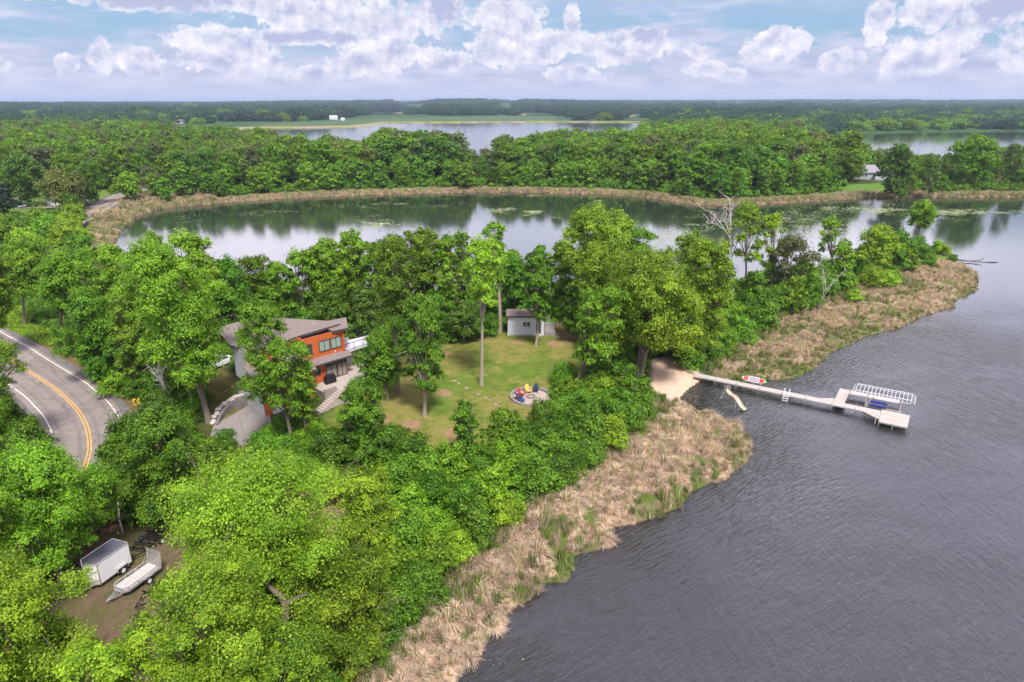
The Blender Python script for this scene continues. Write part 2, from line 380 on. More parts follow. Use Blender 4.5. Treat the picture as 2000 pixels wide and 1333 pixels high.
def leafmat(name, c_dark, c_light, trans=.35):
    if name in MATS: return MATS[name]
    m = bpy.data.materials.new(name); m.use_nodes = True; m.node_tree.nodes.clear(); n = NT(m.node_tree)
    at = n.new('ShaderNodeAttribute', attribute_name='tint'); oi = n.new('ShaderNodeObjectInfo')
    f = n.math('ADD', at.outputs['Fac'], n.math('MULTIPLY', n.math('SUBTRACT', oi.outputs['Random'], .5), .30), clamp=True)
    c = n.mix(f, c_dark, c_light)
    hs = n.new('ShaderNodeHueSaturation'); n.put(hs.inputs['Color'], c)
    n.put(hs.inputs['Hue'], n.rng(oi.outputs['Random'], 0, 1, .487, .512, False)); n.put(hs.inputs['Value'], n.rng(n.math('FRACT', n.math('MULTIPLY', oi.outputs['Random'], 7.3)), 0, 1, .84, 1.18, False))
    d = n.new('ShaderNodeBsdfPrincipled', i_Base_Color=hs.outputs[0]); d.inputs['Roughness'].default_value = .55; d.inputs['Specular IOR Level'].default_value = .28
    t = n.new('ShaderNodeBsdfTranslucent'); n.put(t.inputs[0], n.mix(1.0, hs.outputs[0], (1.25, 1.15, .45), 'MULTIPLY'))
    mx = n.new('ShaderNodeMixShader'); mx.inputs[0].default_value = trans; n.l.new(d.outputs[0], mx.inputs[1]); n.l.new(t.outputs[0], mx.inputs[2])
    o = n.new('ShaderNodeOutputMaterial'); n.l.new(mx.outputs[0], o.inputs[0]); MATS[name] = m; return m
LEAF = dict(
    cotton=leafmat('cottonwood_leaf', (.075, .168, .007), (.35, .535, .030)),
    mid=leafmat('ash_leaf', (.050, .135, .007), (.26, .45, .022)),
    maple=leafmat('maple_leaf', (.032, .100, .007), (.175, .37, .018)),
    dark=leafmat('oak_leaf', (.032, .085, .012), (.145, .28, .026)),
    olive=leafmat('willow_leaf', (.085, .125, .022), (.25, .31, .065)),
    grey=leafmat('sparse_leaf', (.075, .095, .035), (.17, .21, .08)),
    spruce=leafmat('spruce_needle', (.012, .034, .014), (.035, .075, .032), .1),
    shrub=leafmat('shrub_leaf', (.034, .105, .008), (.20, .40, .024)),
    lime=leafmat('lime_leaf', (.14, .27, .012), (.30, .45, .03)),
    far=leafmat('far_leaf', (.016, .050, .026), (.050, .115, .048)),
    tan=leafmat('dry_reed', (.22, .155, .115), (.95, .74, .60), .3),
    green_reed=leafmat('green_reed', (.06, .12, .015), (.22, .33, .05), .25),
    wood=leafmat('oak_leaf_far', (.040, .105, .005), (.22, .39, .014)),
    lily=leafmat('lily_leaf', (.20, .26, .09), (.55, .60, .32), .1))
BARK = mat('bark', (.17, .135, .105), .9, 0, .3, 4, .6, 9)
BARKP = mat('pale_bark', (.34, .28, .23), .9, 0, .25, 4, .5, 8)
DEADW = mat('dead_wood', (.48, .44, .41), .85, 0, .2, 5, .4, 9)

# ------------------------------------------------------------------ the ground sheet
def build_ground():
    rows = np.concatenate([[-150, -60, -20, 0, 8], np.geomspace(14, 45, 75)[:], np.geomspace(45.3, 130, 300), np.geomspace(130.8, 330, 190), np.geomspace(333, 1600, 230), np.geomspace(1620, 40000, 150)])
    nc = 520
    t = np.linspace(-1, 1, nc)
    X = t[None, :] * (np.maximum(rows, 0) * 1.0 + 34)[:, None]; Y = np.repeat(rows[:, None], nc, 1)
    x = X.ravel(); y = Y.ravel(); s = shore(x, y); z = T(x, y, s)
    rd = polydist(x, y, ROADC, False)
    # base colours of the ground itself
    nA = fbm(x * .22, y * .22, 40); nB = fbm(x * 1.1, y * 1.1, 41); nC = fbm(x * 3.1, y * 3.1, 42, 3)
    def col(c): return np.array(c)[None, :]
    floor = col((.045, .062, .018)) * (0.6 + .9 * nB[:, None]) + col((.05, .028, .012)) * smooth(nA, .45, .7)[:, None]
    c = floor
    def put(c, m, k): return c * (1 - m[:, None]) + k * m[:, None]
    lawn = col((.115, .175, .024)) * (.7 + .6 * nB[:, None])
    dry = smooth(nA * .5 + nB * .25 + nC * .25, .40, .60)
    lawn = lawn * (1 - dry[:, None] * .75) + col((.26, .215, .065)) * (dry[:, None] * .75) * (.8 + .4 * nC[:, None])
    lawn = put(lawn, smooth(nB * .5 + nC * .5, .62, .74) * smooth(nA, .4, .7), col((.34, .22, .11)))
    c = put(c, zone(x, y, Z_LAWN), lawn)
    dirt = (col((.18, .118, .082)) * (.7 + .6 * nC[:, None]))
    dirt = put(dirt, smooth(nA * .6 + nC * .4, .46, .58) * .8, col((.10, .11, .03)) * (.7 + .6 * nB[:, None]))
    c = put(c, zone(x, y, Z_YARD), dirt)
    c = put(c, zone(x, y, Z_PATH), col((.20, .135, .075)) * (.75 + .5 * nC[:, None]))
    c = put(c, zone(x, y, Z_BANK), put(col((.17, .125, .05)) * (.7 + .6 * nC[:, None]), smooth(nB, .45, .6), col((.08, .11, .02))))
    for (px, py, r) in ((868, 769, 1.5), (870, 690, 1.2), (800, 830, 1.4), (905, 868, 2.0), (745, 820, 1.6), (1085, 672, 1.6), (1010, 668, 1.2), (625, 985, 3.2), (885, 845, 1.5)):
        q = gpt(px, py); dd = np.hypot(x - q[0], (y - q[1]) * 1.0) + (nB - .5) * r
        c = put(c, smooth(-dd, -r, -r * .5), col((.33, .195, .12)) * (.8 + .4 * nC[:, None]))
    # far left lawns, fields
    c = put(c, zone(x, y, Z_FLAWN, 2), col((.14, .26, .022)) * (.85 + .3 * nB[:, None]))
    c = put(c, zone(x, y, Z_FIELD, 2), col((.11, .19, .03)) * (.8 + .4 * nB[:, None]))
    c = put(c, zone(x, y, Z_HLAWN, 1.5), col((.10, .20, .03)) * (.85 + .3 * nB[:, None]))
    c = put(c, zone(x, y, Z_BRIGHT), col((.20, .33, .02)) * (.6 + .8 * nB[:, None]))
    c = put(c, zone(x, y, Z_TRAMP), col((.13, .20, .03)) * (.6 + .8 * nB[:, None]))
    # road shoulders: leaf litter and gravel
    sh = smooth(-(rd + (nB - .5) * 2.2), -8.0, -5.4) * (y < 330)
    c = put(c, sh, put(col((.20, .115, .072)) * (.65 + .7 * nC[:, None]), smooth(nB, .5, .7), col((.13, .13, .035))))
    # marsh fringes and reed mats
    rm = np.maximum(zone(x, y, Z_REED1, .6), np.maximum(zone(x, y, Z_REED2, .6), zone(x, y, Z_REED3, 1.5)))
    fr = (y > 200) * smooth(-(s + (nA - .5) * 8), -13, -9)
    marsh = put(col((.20, .15, .095)) * (.5 + 1.0 * nC[:, None]), smooth(nB, .40, .60), col((.10, .14, .025)))
    farm = put(col((.30, .235, .16)), smooth(fbm(x / 40, y / 40, 77), .4, .6), col((.24, .24, .07)))
    c = put(c, np.maximum(rm, fr * (y < 420)), marsh)
    c = put(c, zone(x, y, Z_SAND, .5), col((.66, .47, .35)) * (.86 + .28 * nC[:, None]))
    # distant country: crop fields, hay, woods
    d = np.hypot(x, y); fld = farfield(x, y, s)
    fc = put(col((.065, .115, .045)), smooth(fbm(x / 500, y / 700, 61), .55, .6), col((.30, .27, .10)))
    c = put(c, smooth(d, 560, 700) * 1.0, col((.035, .085, .02)) * np.ones((len(x), 1)))
    c = put(c, fld, fc); c = put(c, smooth(-s, -22, -10) * (y > 450) * (x / np.maximum(y, 1) < .2), farm)
    c = put(c, (s < -.05).astype(float), put(col((.06, .045, .03)) * np.ones((len(x), 1)), smooth(-s, 0, 1.5), col((.03, .024, .016))))
    rgba = np.concatenate([np.clip(c, 0, 1), np.ones((len(x), 1))], 1)
    nr = len(rows); I = (np.arange(nr - 1)[:, None] * nc + np.arange(nc - 1)[None, :]).ravel()
    Fc = np.stack([I, I + 1, I + nc + 1, I + nc], 1)
    m = bpy.data.materials.new('ground'); m.use_nodes = True; m.node_tree.nodes.clear(); n = NT(m.node_tree)
    a = n.new('ShaderNodeAttribute', attribute_name='soil'); tc = n.new('ShaderNodeTexCoord').outputs['Object']
    nz = n.noise(tc, 2.4, 6.0, .7); nz2 = n.noise(tc, 14.0, 4.0, .7)
    cc = n.mix(1.0, a.outputs[0], n.mix(nz, (.62, .62, .62), (1.38, 1.38, 1.38)), 'MULTIPLY')
    cc = n.mix(1.0, cc, n.mix(nz2, (.6, .6, .6), (1.4, 1.4, 1.4)), 'MULTIPLY')
    p = n.new('ShaderNodeBsdfPrincipled', i_Base_Color=cc); p.inputs['Roughness'].default_value = .95; p.inputs['Specular IOR Level'].default_value = .15
    bp = n.new('ShaderNodeBump'); bp.inputs['Distance'].default_value = .12; bp.inputs['Strength'].default_value = .8; n.put(bp.inputs['Height'], nz2); n.l.new(bp.outputs[0], p.inputs['Normal'])
    o = n.new('ShaderNodeOutputMaterial'); n.l.new(p.outputs[0], o.inputs[0])
    g = mesh_np('ground', np.stack([x, y, z], 1), Fc, m, attrs={'soil': ('POINT', 'FLOAT_COLOR', rgba)}, smooth_=True)
    tag(g, kind='structure')
def farfield(x, y, s):
    """crop fields and meadows of the far country (1 = open field)"""
    q1 = zone(x, y, P_([(470, 252), (520, 248), (560, 244), (840, 236), (1080, 234), (1080, 230), (840, 232), (640, 236), (480, 243), (400, 247), (330, 243), (300, 239), (380, 236), (420, 239), (400, 246)], 2), 6)
    q2 = zone(x, y, P_([(840, 237), (1085, 236), (1085, 230), (1000, 229), (850, 231), (700, 236), (560, 241), (500, 246), (520, 252), (640, 246)], 2), 6)
    q3 = zone(x, y, P_([(1385, 213), (1500, 214), (1500, 210), (1440, 208.5), (1390, 210)], 10), 12)
    q4 = zone(x, y, P_([(315, 246), (430, 250), (440, 258), (395, 262), (372, 266), (340, 258), (320, 250)], 2), 6)
    q5 = zone(x, y, P_([(20, 231), (70, 229), (70, 226), (20, 227)], 2), 6)
    return np.clip(q1 * 0 + q2 + q3 + q4 + q5, 0, 1)
build_ground()

# ------------------------------------------------------------------ water
def build_water():
    m = bpy.data.materials.new('lake_water'); m.use_nodes = True; m.node_tree.nodes.clear(); n = NT(m.node_tree)
    tc = n.new('ShaderNodeTexCoord').outputs['Object']; sp = n.new('ShaderNodeSeparateXYZ', i_0=tc)
    # sheltered pond is calm, open lake has wind ripples
    off = n.new('ShaderNodeAttribute', attribute_name='offshore').outputs['Fac']; lee = n.rng(off, .5, 16, 1.0, 0.0)
    calm = n.rng(sp.outputs[1], 96, 150, 1.0, 0.0)
    gust = n.rng(n.noise(n.vmath('MULTIPLY', tc, (.018, .03, 0)), 1.0, 3.0, .6), .40, .62, .35, 1.0)
    farm = n.rng(sp.outputs[1], 120, 400, 1.0, .35)
    rot = n.new('ShaderNodeVectorRotate', rotation_type='Z_AXIS'); n.put(rot.inputs['Vector'], tc); rot.inputs['Angle'].default_value = R(-38)
    rp = n.vmath('MULTIPLY', rot.outputs[0], (.42, 1.5, 1))
    w1 = n.noise(rp, 1.1, 4.0, .55, .6)
    w2 = n.noise(n.vmath('MULTIPLY', rot.outputs[0], (1.0, 3.0, 1)), 1.9, 3.0, .6, .3)
    w3 = n.noise(n.vmath('MULTIPLY', rot.outputs[0], (.12, .5, 1)), .9, 3.0, .5)
    h = n.math('ADD', n.math('MULTIPLY', w1, .55), n.math('ADD', n.math('MULTIPLY', w2, .28), n.math('MULTIPLY', w3, .6)))
    w4 = n.noise(n.vmath('MULTIPLY', rot.outputs[0], (.55, 2.2, 1)), 1.3, 2.0, .5, .4)
    patch = n.rng(n.noise(n.vmath('MULTIPLY', tc, (.05, .05, 0)), 1.0, 2.0), .40, .60)
    lee = n.math('MULTIPLY', lee, n.math('ADD', n.math('MULTIPLY', patch, .75), .15))
    h = n.mix(lee, h, n.math('MULTIPLY', w4, 2.6))
    rot2 = n.new('ShaderNodeVectorRotate', rotation_type='Z_AXIS'); n.put(rot2.inputs['Vector'], tc); rot2.inputs['Angle'].default_value = R(-97)
    w5 = n.noise(n.vmath('MULTIPLY', rot2.outputs[0], (.42, 1.5, 1)), 1.0, 5.0, .68, 1.2); h = n.math('ADD', h, n.math('MULTIPLY', w5, .55))
    amp = n.math('ADD', n.math('MULTIPLY', n.math('MULTIPLY', calm, gust), .22), .008)
    h = n.math('MULTIPLY', h, amp)
    bp = n.new('ShaderNodeBump'); bp.inputs['Strength'].default_value = 1.0; bp.inputs['Distance'].default_value = 1.0; n.put(bp.inputs['Height'], h)
    murk = n.noise(tc, .06, 4.0, .6)
    weed = n.rng(n.noise(tc, .5, 5.0, .6), .66, .80, 0, .6)
    c = n.mix(murk, (.012, .010, .011), (.030, .025, .028)); c = n.mix(n.math('MULTIPLY', weed, calm), c, (.085, .085, .035)); c = n.mix(n.math('MULTIPLY', lee, .75), c, (.012, .012, .008))
    c = n.mix(n.rng(sp.outputs[1], 110, 200), c, (.020, .030, .022))
    p = n.new('ShaderNodeBsdfPrincipled', i_Base_Color=c); p.inputs['Roughness'].default_value = .07; p.inputs['IOR'].default_value = 1.62; p.inputs['Specular IOR Level'].default_value = 1.0
    n.put(p.inputs['Roughness'], n.rng(lee, 0, 1, .07, .02))
    n.l.new(bp.outputs[0], p.inputs['Normal'])
    o = n.new('ShaderNodeOutputMaterial'); n.l.new(p.outputs[0], o.inputs[0])
    rows = np.r_[-150, -20, np.geomspace(16, 150, 190), np.geomspace(154, 1200, 60), 3000, 8000, 40000]; nc = 260; t_ = np.linspace(-1, 1, nc); X = t_[None, :] * (np.maximum(rows, 0) * 1.05 + 60)[:, None]; Y = np.repeat(rows[:, None], nc, 1); I = (np.arange(len(rows) - 1)[:, None] * nc + np.arange(nc - 1)[None, :]).ravel(); sh_ = -shore(X.ravel(), Y.ravel())
    g = mesh_np('water', np.stack([X.ravel(), Y.ravel(), 0 * X.ravel()], 1), np.stack([I, I + 1, I + nc + 1, I + nc], 1), m, attrs={'offshore': ('POINT', 'FLOAT', np.clip(sh_, 0, 60))})
    tag(g, kind='structure')
build_water()

# ------------------------------------------------------------------ roads, drive, sand
def strip(name, C, off0, off1, dz, m, cols=1, close=None):
    C = np.asarray(C); t = np.gradient(C, axis=0); t /= np.linalg.norm(t, axis=1)[:, None]; nn = np.stack([-t[:, 1], t[:, 0]], 1)
    zc = T(C[:, 0], C[:, 1]); zc = np.convolve(np.pad(zc, 4, mode='edge'), np.ones(9) / 9, 'valid')
    V = []; k = cols + 1
    for i in range(len(C)):
        for j in range(k):
            o = off0 + (off1 - off0) * j / cols; p = C[i] + nn[i] * o; V.append((p[0], p[1], zc[i] + dz))
    Fc = np.array([[i * k + j, (i + 1) * k + j, (i + 1) * k + j + 1, i * k + j + 1] for i in range(len(C) - 1) for j in range(cols)])
    return mesh_np(name, V, Fc, m, attrs={'lat': ('POINT', 'FLOAT', [off0 + (off1 - off0) * j / cols for _ in range(len(C)) for j in range(k)])})
ASPH = mat('asphalt', (.245, .205, .190), .9, 0, .22, .7, .3, 24)
ASPH_D = mat('asphalt_edge', (.15, .135, .13), .92, 0, .25, 1.6, .3, 24)
YEL = mat('yellow_line_paint', (.72, .38, .08), .7, 0, .28, 3)
WHT = mat('white_line_paint', (.66, .62, .58), .7, 0, .28, 3)
sub = ROADC
tag(strip('road_shoulder', sub, -5.0, 4.9, .14, ASPH_D, 6), kind='structure')
def road_mat():
    m = ASPH.copy(); m.name = 'worn_asphalt'; n = NT(m.node_tree); p = [q for q in m.node_tree.nodes if q.type == 'BSDF_PRINCIPLED'][0]; src = p.inputs['Base Color'].links[0].from_socket
    tc = n.new('ShaderNodeTexCoord').outputs['Object']; lat = n.new('ShaderNodeAttribute', attribute_name='lat').outputs['Fac']
    lw = n.math('ADD', lat, n.math('MULTIPLY', n.math('SUBTRACT', n.noise(tc, .5, 3.0), .5), .5)); trk = n.math('ABSOLUTE', n.math('SUBTRACT', n.math('ABSOLUTE', n.math('SUBTRACT', n.math('ABSOLUTE', lw), 1.75)), .85))
    wear = n.math('MULTIPLY', n.rng(trk, 0, .38, 1, 0), n.rng(n.noise(tc, .9, 5.0, .7), .3, .7, .15, .55)); c = n.mix(wear, src, (.115, .10, .10))
    vo = n.new('ShaderNodeTexVoronoi', feature='DISTANCE_TO_EDGE'); n.put(vo.inputs['Vector'], n.vmath('ADD', tc, n.noise(tc, 1.5, 4.0, .6, out=1))); vo.inputs['Scale'].default_value = .22
    c = n.mix(n.math('MULTIPLY', n.rng(vo.outputs['Distance'], .0, .018, 1, 0), .6), c, (.05, .045, .045)); pa = n.rng(n.noise(tc, .12, 2.0, .4), .56, .60); c = n.mix(n.math('MULTIPLY', pa, .35), c, (.17, .145, .14))
    m.node_tree.links.new(c, p.inputs['Base Color']); return m
tag(strip('road', sub, -4.1, 3.9, .16, road_mat(), 24), kind='structure')
lines = mesh_np('road_markings', [(0, 0, -50), (1, 0, -50), (0, 1, -50)], np.array([[0, 1, 2]]), YEL)
bpy.data.objects.remove(lines)
def merge(objs, name):
    V = []; Fc = []; mi = []; mats = []
    for o in objs:
        off = len(V); V += [tuple(v.co) for v in o.data.vertices]
        if o.data.materials[0] not in mats: mats.append(o.data.materials[0])
        for p in o.data.polygons: Fc.append([i + off for i in p.vertices]); mi.append(mats.index(o.data.materials[0]))
        bpy.data.objects.remove(o)
    return mesh_np(name, V, Fc, mats=mats, midx=mi)
tag(merge([strip('a', sub, -.22, -.09, .175, YEL), strip('b', sub, .09, .22, .175, YEL), strip('c', sub, -3.45, -3.30, .175, WHT), strip('d', sub, 3.30, 3.45, .175, WHT)], 'road_markings'), kind='structure')
tag(strip('lane', LANE, -2.2, 2.2, .12, ASPH, 3), kind='structure')
CONC = mat('concrete', (.25, .22, .21), .85, 0, .12, .8, .15, 20)
PAV = mat('patio_pavers', (.42, .35, .32), .85, 0, .22, 2.2, .2, 12)
def drape(name, P, dz, m, res=.6):
    P = np.array(P); x0, y0 = P.min(0); x1, y1 = P.max(0)
    import bmesh
    bm = bmesh.new(); bm.faces.new([bm.verts.new((p[0], p[1], 0)) for p in P])
    for a, lo, hi in ((0, x0, x1), (1, y0, y1)):
        k = lo + res
        while k < hi:
            co = [0, 0, 0]; co[a] = k; no = [0, 0, 0]; no[a] = 1
            bmesh.ops.bisect_plane(bm, geom=bm.verts[:] + bm.edges[:] + bm.faces[:], plane_co=co, plane_no=no); k += res
    xs = np.array([v.co.x for v in bm.verts]); ys = np.array([v.co.y for v in bm.verts]); zs = T(xs, ys)
    for v, z in zip(bm.verts, zs): v.co.z = z + dz
    me = bpy.data.meshes.new(name); bm.to_mesh(me); bm.free(); me.materials.append(m)
    return link(bpy.data.objects.new(name, me))
def roundpoly(P, k=4): 
    P = list(P); return catmull(P + P[:1], k)[:-1]
tag(drape('driveway', roundpoly(DRIVE), .07, CONC), kind='structure')

# ------------------------------------------------------------------ vegetation generators
def tubes(paths, k=6):
    V = []; Fc = []
    for P, r in paths:
        P = np.asarray(P, float); m = len(P); t = np.gradient(P, axis=0); t /= np.linalg.norm(t, axis=1)[:, None] + 1e-9
        ref = np.where(np.abs(t[:, 2:3]) < .9, np.array([[0, 0, 1.]]), np.array([[1., 0, 0]])); u = np.cross(t, ref); u /= np.linalg.norm(u, axis=1)[:, None] + 1e-9; v = np.cross(t, u)
        a = np.arange(k) * 2 * np.pi / k; off = sum(len(q) for q in V)
        V.append((P[:, None, :] + (u[:, None, :] * np.cos(a)[None, :, None] + v[:, None, :] * np.sin(a)[None, :, None]) * np.asarray(r)[:, None, None]).reshape(-1, 3))
        i = np.arange(m - 1)[:, None] * k; j = np.arange(k)[None, :]; j2 = (j + 1) % k
        Fc.append(np.stack([i + j, i + j2, i + k + j2, i + k + j], -1).reshape(-1, 4) + off)
    return np.concatenate(V), np.concatenate(Fc)
def bez(a, b, sag, rg, k=7):
    a = np.asarray(a, float); b = np.asarray(b, float); m = (a + b) / 2 + np.array([*(rg.normal(0, .06, 2) * np.linalg.norm(b - a)), sag])
    t = np.linspace(0, 1, k)[:, None]; return a * (1 - t) ** 2 + m * 2 * t * (1 - t) + b * t * t
def leaves(C, N, size, rg, aspect=.7):
    m = len(C); N = N / (np.linalg.norm(N, axis=1)[:, None] + 1e-9)
    t = np.cross(N, rg.normal(0, 1, (m, 3))); t /= np.linalg.norm(t, axis=1)[:, None] + 1e-9; b = np.cross(N, t)
    L = (size * rg.uniform(.45, 1.65, m))[:, None]; Wd = L * aspect
    V = np.stack([C - t * L * .5, C + b * Wd * .5 - t * L * .05, C + t * L * .5, C - b * Wd * .5 - t * L * .05], 1).reshape(-1, 3)
    return V, np.arange(m * 4).reshape(m, 4)
def crown_leaves(lobes, nl, size, rg, droop=0.0, airy=0.0, hollow=.35):
    """lobes (k,4): centre and radius. Clumps sit on each lobe's shell, leaves scatter round the clumps"""
    lobes = np.asarray(lobes); wt = lobes[:, 3] ** 2; wt = wt / wt.sum(); C = []; N = []; TT = []
    zlo, zhi = lobes[:, 2].min(), (lobes[:, 2] + lobes[:, 3]).max()
    for (x, y, z, r), q in zip(lobes, wt):
        m = max(int(nl * q), 20); kc = max(int(8 + 22 * min(r / 2.0, 1.8)), 6)
        d = rg.normal(0, 1, (kc, 3)); d[:, 2] = np.abs(d[:, 2]) * 1.15 - .62; d /= np.linalg.norm(d, axis=1)[:, None]
        rad = r * rg.uniform(.60, 1.25, kc); cc = np.array([x, y, z]) + d * rad[:, None] * np.array([1, 1, .85])
        tn = rg.uniform(.15, .85, kc); cr = r * rg.uniform(.13, .30, kc) * (1 + airy)
        i = rg.integers(0, kc, m)
        g = rg.normal(0, 1, (m, 3)) * np.array([1, 1, .62]) * cr[i][:, None]
        g += (d[i] * .7 + np.array([0, 0, .5])) * (np.abs(rg.normal(0, .85, m)) * cr[i])[:, None] - d[i] * (cr[i] * .3)[:, None]
        stray = rg.random(m) < .08; g[stray] *= 1.6
        p = cc[i] + g; p[:, 2] -= droop * (g[:, 0] ** 2 + g[:, 1] ** 2) / (cr[i] + .01)
        C.append(p); N.append(d[i] * .75 + g / cr[i][:, None] * .35 + np.array([0, 0, .45]) + rg.normal(0, .50, (m, 3)))
        TT.append(np.clip(tn[i] + rg.normal(0, .24, m), 0, 1))
    C = np.concatenate(C); N = np.concatenate(N); TT = np.concatenate(TT)
    V, Fc = leaves(C, N, size, rg); return V, Fc, TT
def make_lobes(h, cw, cb, rg, kind, lean):
    """crown lobes inside a crown of width cw from height cb*h to h"""
    z0 = cb * h; ch = h - z0; a = cw / 2; L = []
    nl = {'cotton': 17, 'tall': 13, 'oval': 15, 'round': 14, 'sparse': 12, 'willow': 15, 'shrub': 7, 'slim': 9}.get(kind, 13)
    nl = int(nl * (1.35 + .35 * min(max(ch / cw - 1, 0), 1.5)))
    ga = 2.39996
    for i in range(nl):
        u = (i + .5) / nl; zz = u
        prof = {'oval': math.sin(math.pi * min(u * .86 + .10, 1)) ** .7, 'round': math.sin(math.pi * min(u * .85 + .12, 1)) ** .6, 'cotton': (.55 + .55 * u) * (1 if u < .72 else math.cos((u - .72) / .28 * 1.25) ** .6),
                'tall': (.45 + .6 * u) * (1 if u < .75 else math.cos((u - .75) / .25 * 1.2) ** .6), 'sparse': .5 + .5 * math.sin(math.pi * u), 'willow': math.sin(math.pi * min(u * .8 + .18, 1)) ** .6,
                'slim': math.sin(math.pi * min(u * .85 + .12, 1)) ** .7}.get(kind, math.sin(math.pi * min(u * .8 + .2, 1)) ** .6)
        th = i * ga + rg.uniform(-.5, .5); r = a * prof * rg.uniform(.30, .86)
        lr = a * rg.uniform(.15, .31) * (.75 if kind == 'sparse' else 1) * (1.15 if kind in ('slim',) else 1) * max(.62, min(1, ch / cw * 1.1))
        z = z0 + lr * .6 + (ch - lr * 1.45) * zz
        L.append((r * math.cos(th) + lean[0] * (z / h), r * math.sin(th) + lean[1] * (z / h), z, lr))
    L.append((lean[0], lean[1], h - a * .3, a * .33))
    if kind not in ('sparse',):
        L.append((lean[0] * .7, lean[1] * .7, z0 + ch * .55, a * .42)); L.append((lean[0] * .7, lean[1] * .7, z0 + ch * .32, a * .38))
    return np.array(L)
def tree_meshes(h, cw, cb, kind, leaf, nl, size, seed, lean=(0, 0), bark=None, dead=0, trunk_r=None, name='tree', gaps=(), extra=()):
    rg = np.random.default_rng(seed); L = make_lobes(h, cw, cb, rg, kind, lean)
    V, Fc, TT = crown_leaves(L, nl, size, rg, droop=.5 if kind == 'willow' else .12, airy=.35 if kind == 'sparse' else 0)
    if len(gaps):                                     # openings in the crown where bare limbs show
        ctr = V.reshape(-1, 4, 3).mean(1); keep = np.ones(len(ctr), bool)
        for g0, gd_, gr_ in gaps:
            d = ctr - g0; t = np.clip(d @ gd_, -.4, 99); dd = np.linalg.norm(d - t[:, None] * gd_, axis=1); keep &= ~((dd < gr_ * rg.uniform(.75, 1.2, len(ctr))) & (rg.random(len(ctr)) < .96))
        V = V.reshape(-1, 4, 3)[keep].reshape(-1, 3); Fc = np.arange(len(V)).reshape(-1, 4); TT = TT[keep]
    crown = mesh_np(name + '_crown', V, Fc, LEAF[leaf], attrs={'tint': ('FACE', 'FLOAT', TT)}, only=True)
    r0 = trunk_r or (.016 * h + .05); paths = []; k = 9
    fork = (cb * .55 + .30) * h
    t = np.linspace(0, 1, k); bend = rg.normal(0, .035 * h, 2)
    tr = np.stack([lean[0] * (fork / h) * t ** 1.5 + bend[0] * np.sin(t * 3) * .5, lean[1] * (fork / h) * t ** 1.5 + bend[1] * np.sin(t * 3) * .5, fork * t - .25], 1)
    rad = r0 * (1.0 + .55 * np.exp(-t * 9)) * (1 - .45 * t); paths.append((tr, rad))
    for q, l in enumerate(L):
        tt = np.clip(.45 + .5 * (l[2] - cb * h) / (h * (1 - cb) + .01), .4, 1.0) if cb < .35 else rg.uniform(.82, 1.0)
        i = int(tt * (k - 1)); st = tr[i]; en = l[:3] + np.array([0, 0, l[3] * .2])
        P = bez(st, en, -.05 * np.linalg.norm(en - st) + .08 * h, rg, 8); rr = rad[i] * (.42 + .2 * (l[3] / (cw * .2 + .1)) * .5)
        paths.append((P, rr * (1 - .86 * np.linspace(0, 1, 8)) + .012))
        for _ in range(5 if kind != 'sparse' else 7):
            a = P[rg.integers(3, 7)]; b = l[:3] + rg.normal(0, 1, 3) * l[3] * .9
            paths.append((bez(a, b, .1, rg, 5), rr * .26 * (1 - .85 * np.linspace(0, 1, 5)) + .008))
    paths += list(extra)
    V, Fc = tubes(paths, 7)
    trunk = mesh_np(name + '_trunk', V, Fc, bark or BARK, only=True, smooth_=True)
    return crown, trunk
def put_tree(name, meshes, loc, rz, s, label, cat, group=None, names=('crown', 'trunk')):
    e = empty(name, loc, rz); e.scale = s
    for nm, me in zip(names, meshes): link(bpy.data.objects.new(nm, me), e)
    tag(e, label, cat, group); return e
def height_to(Y, zb, top_py):
    return CAM_H - Y * math.tan(PITCH + math.atan((top_py - CY) / F)) - zb
def depth(Y, z): return Y * _c + (CAM_H - z) * _s

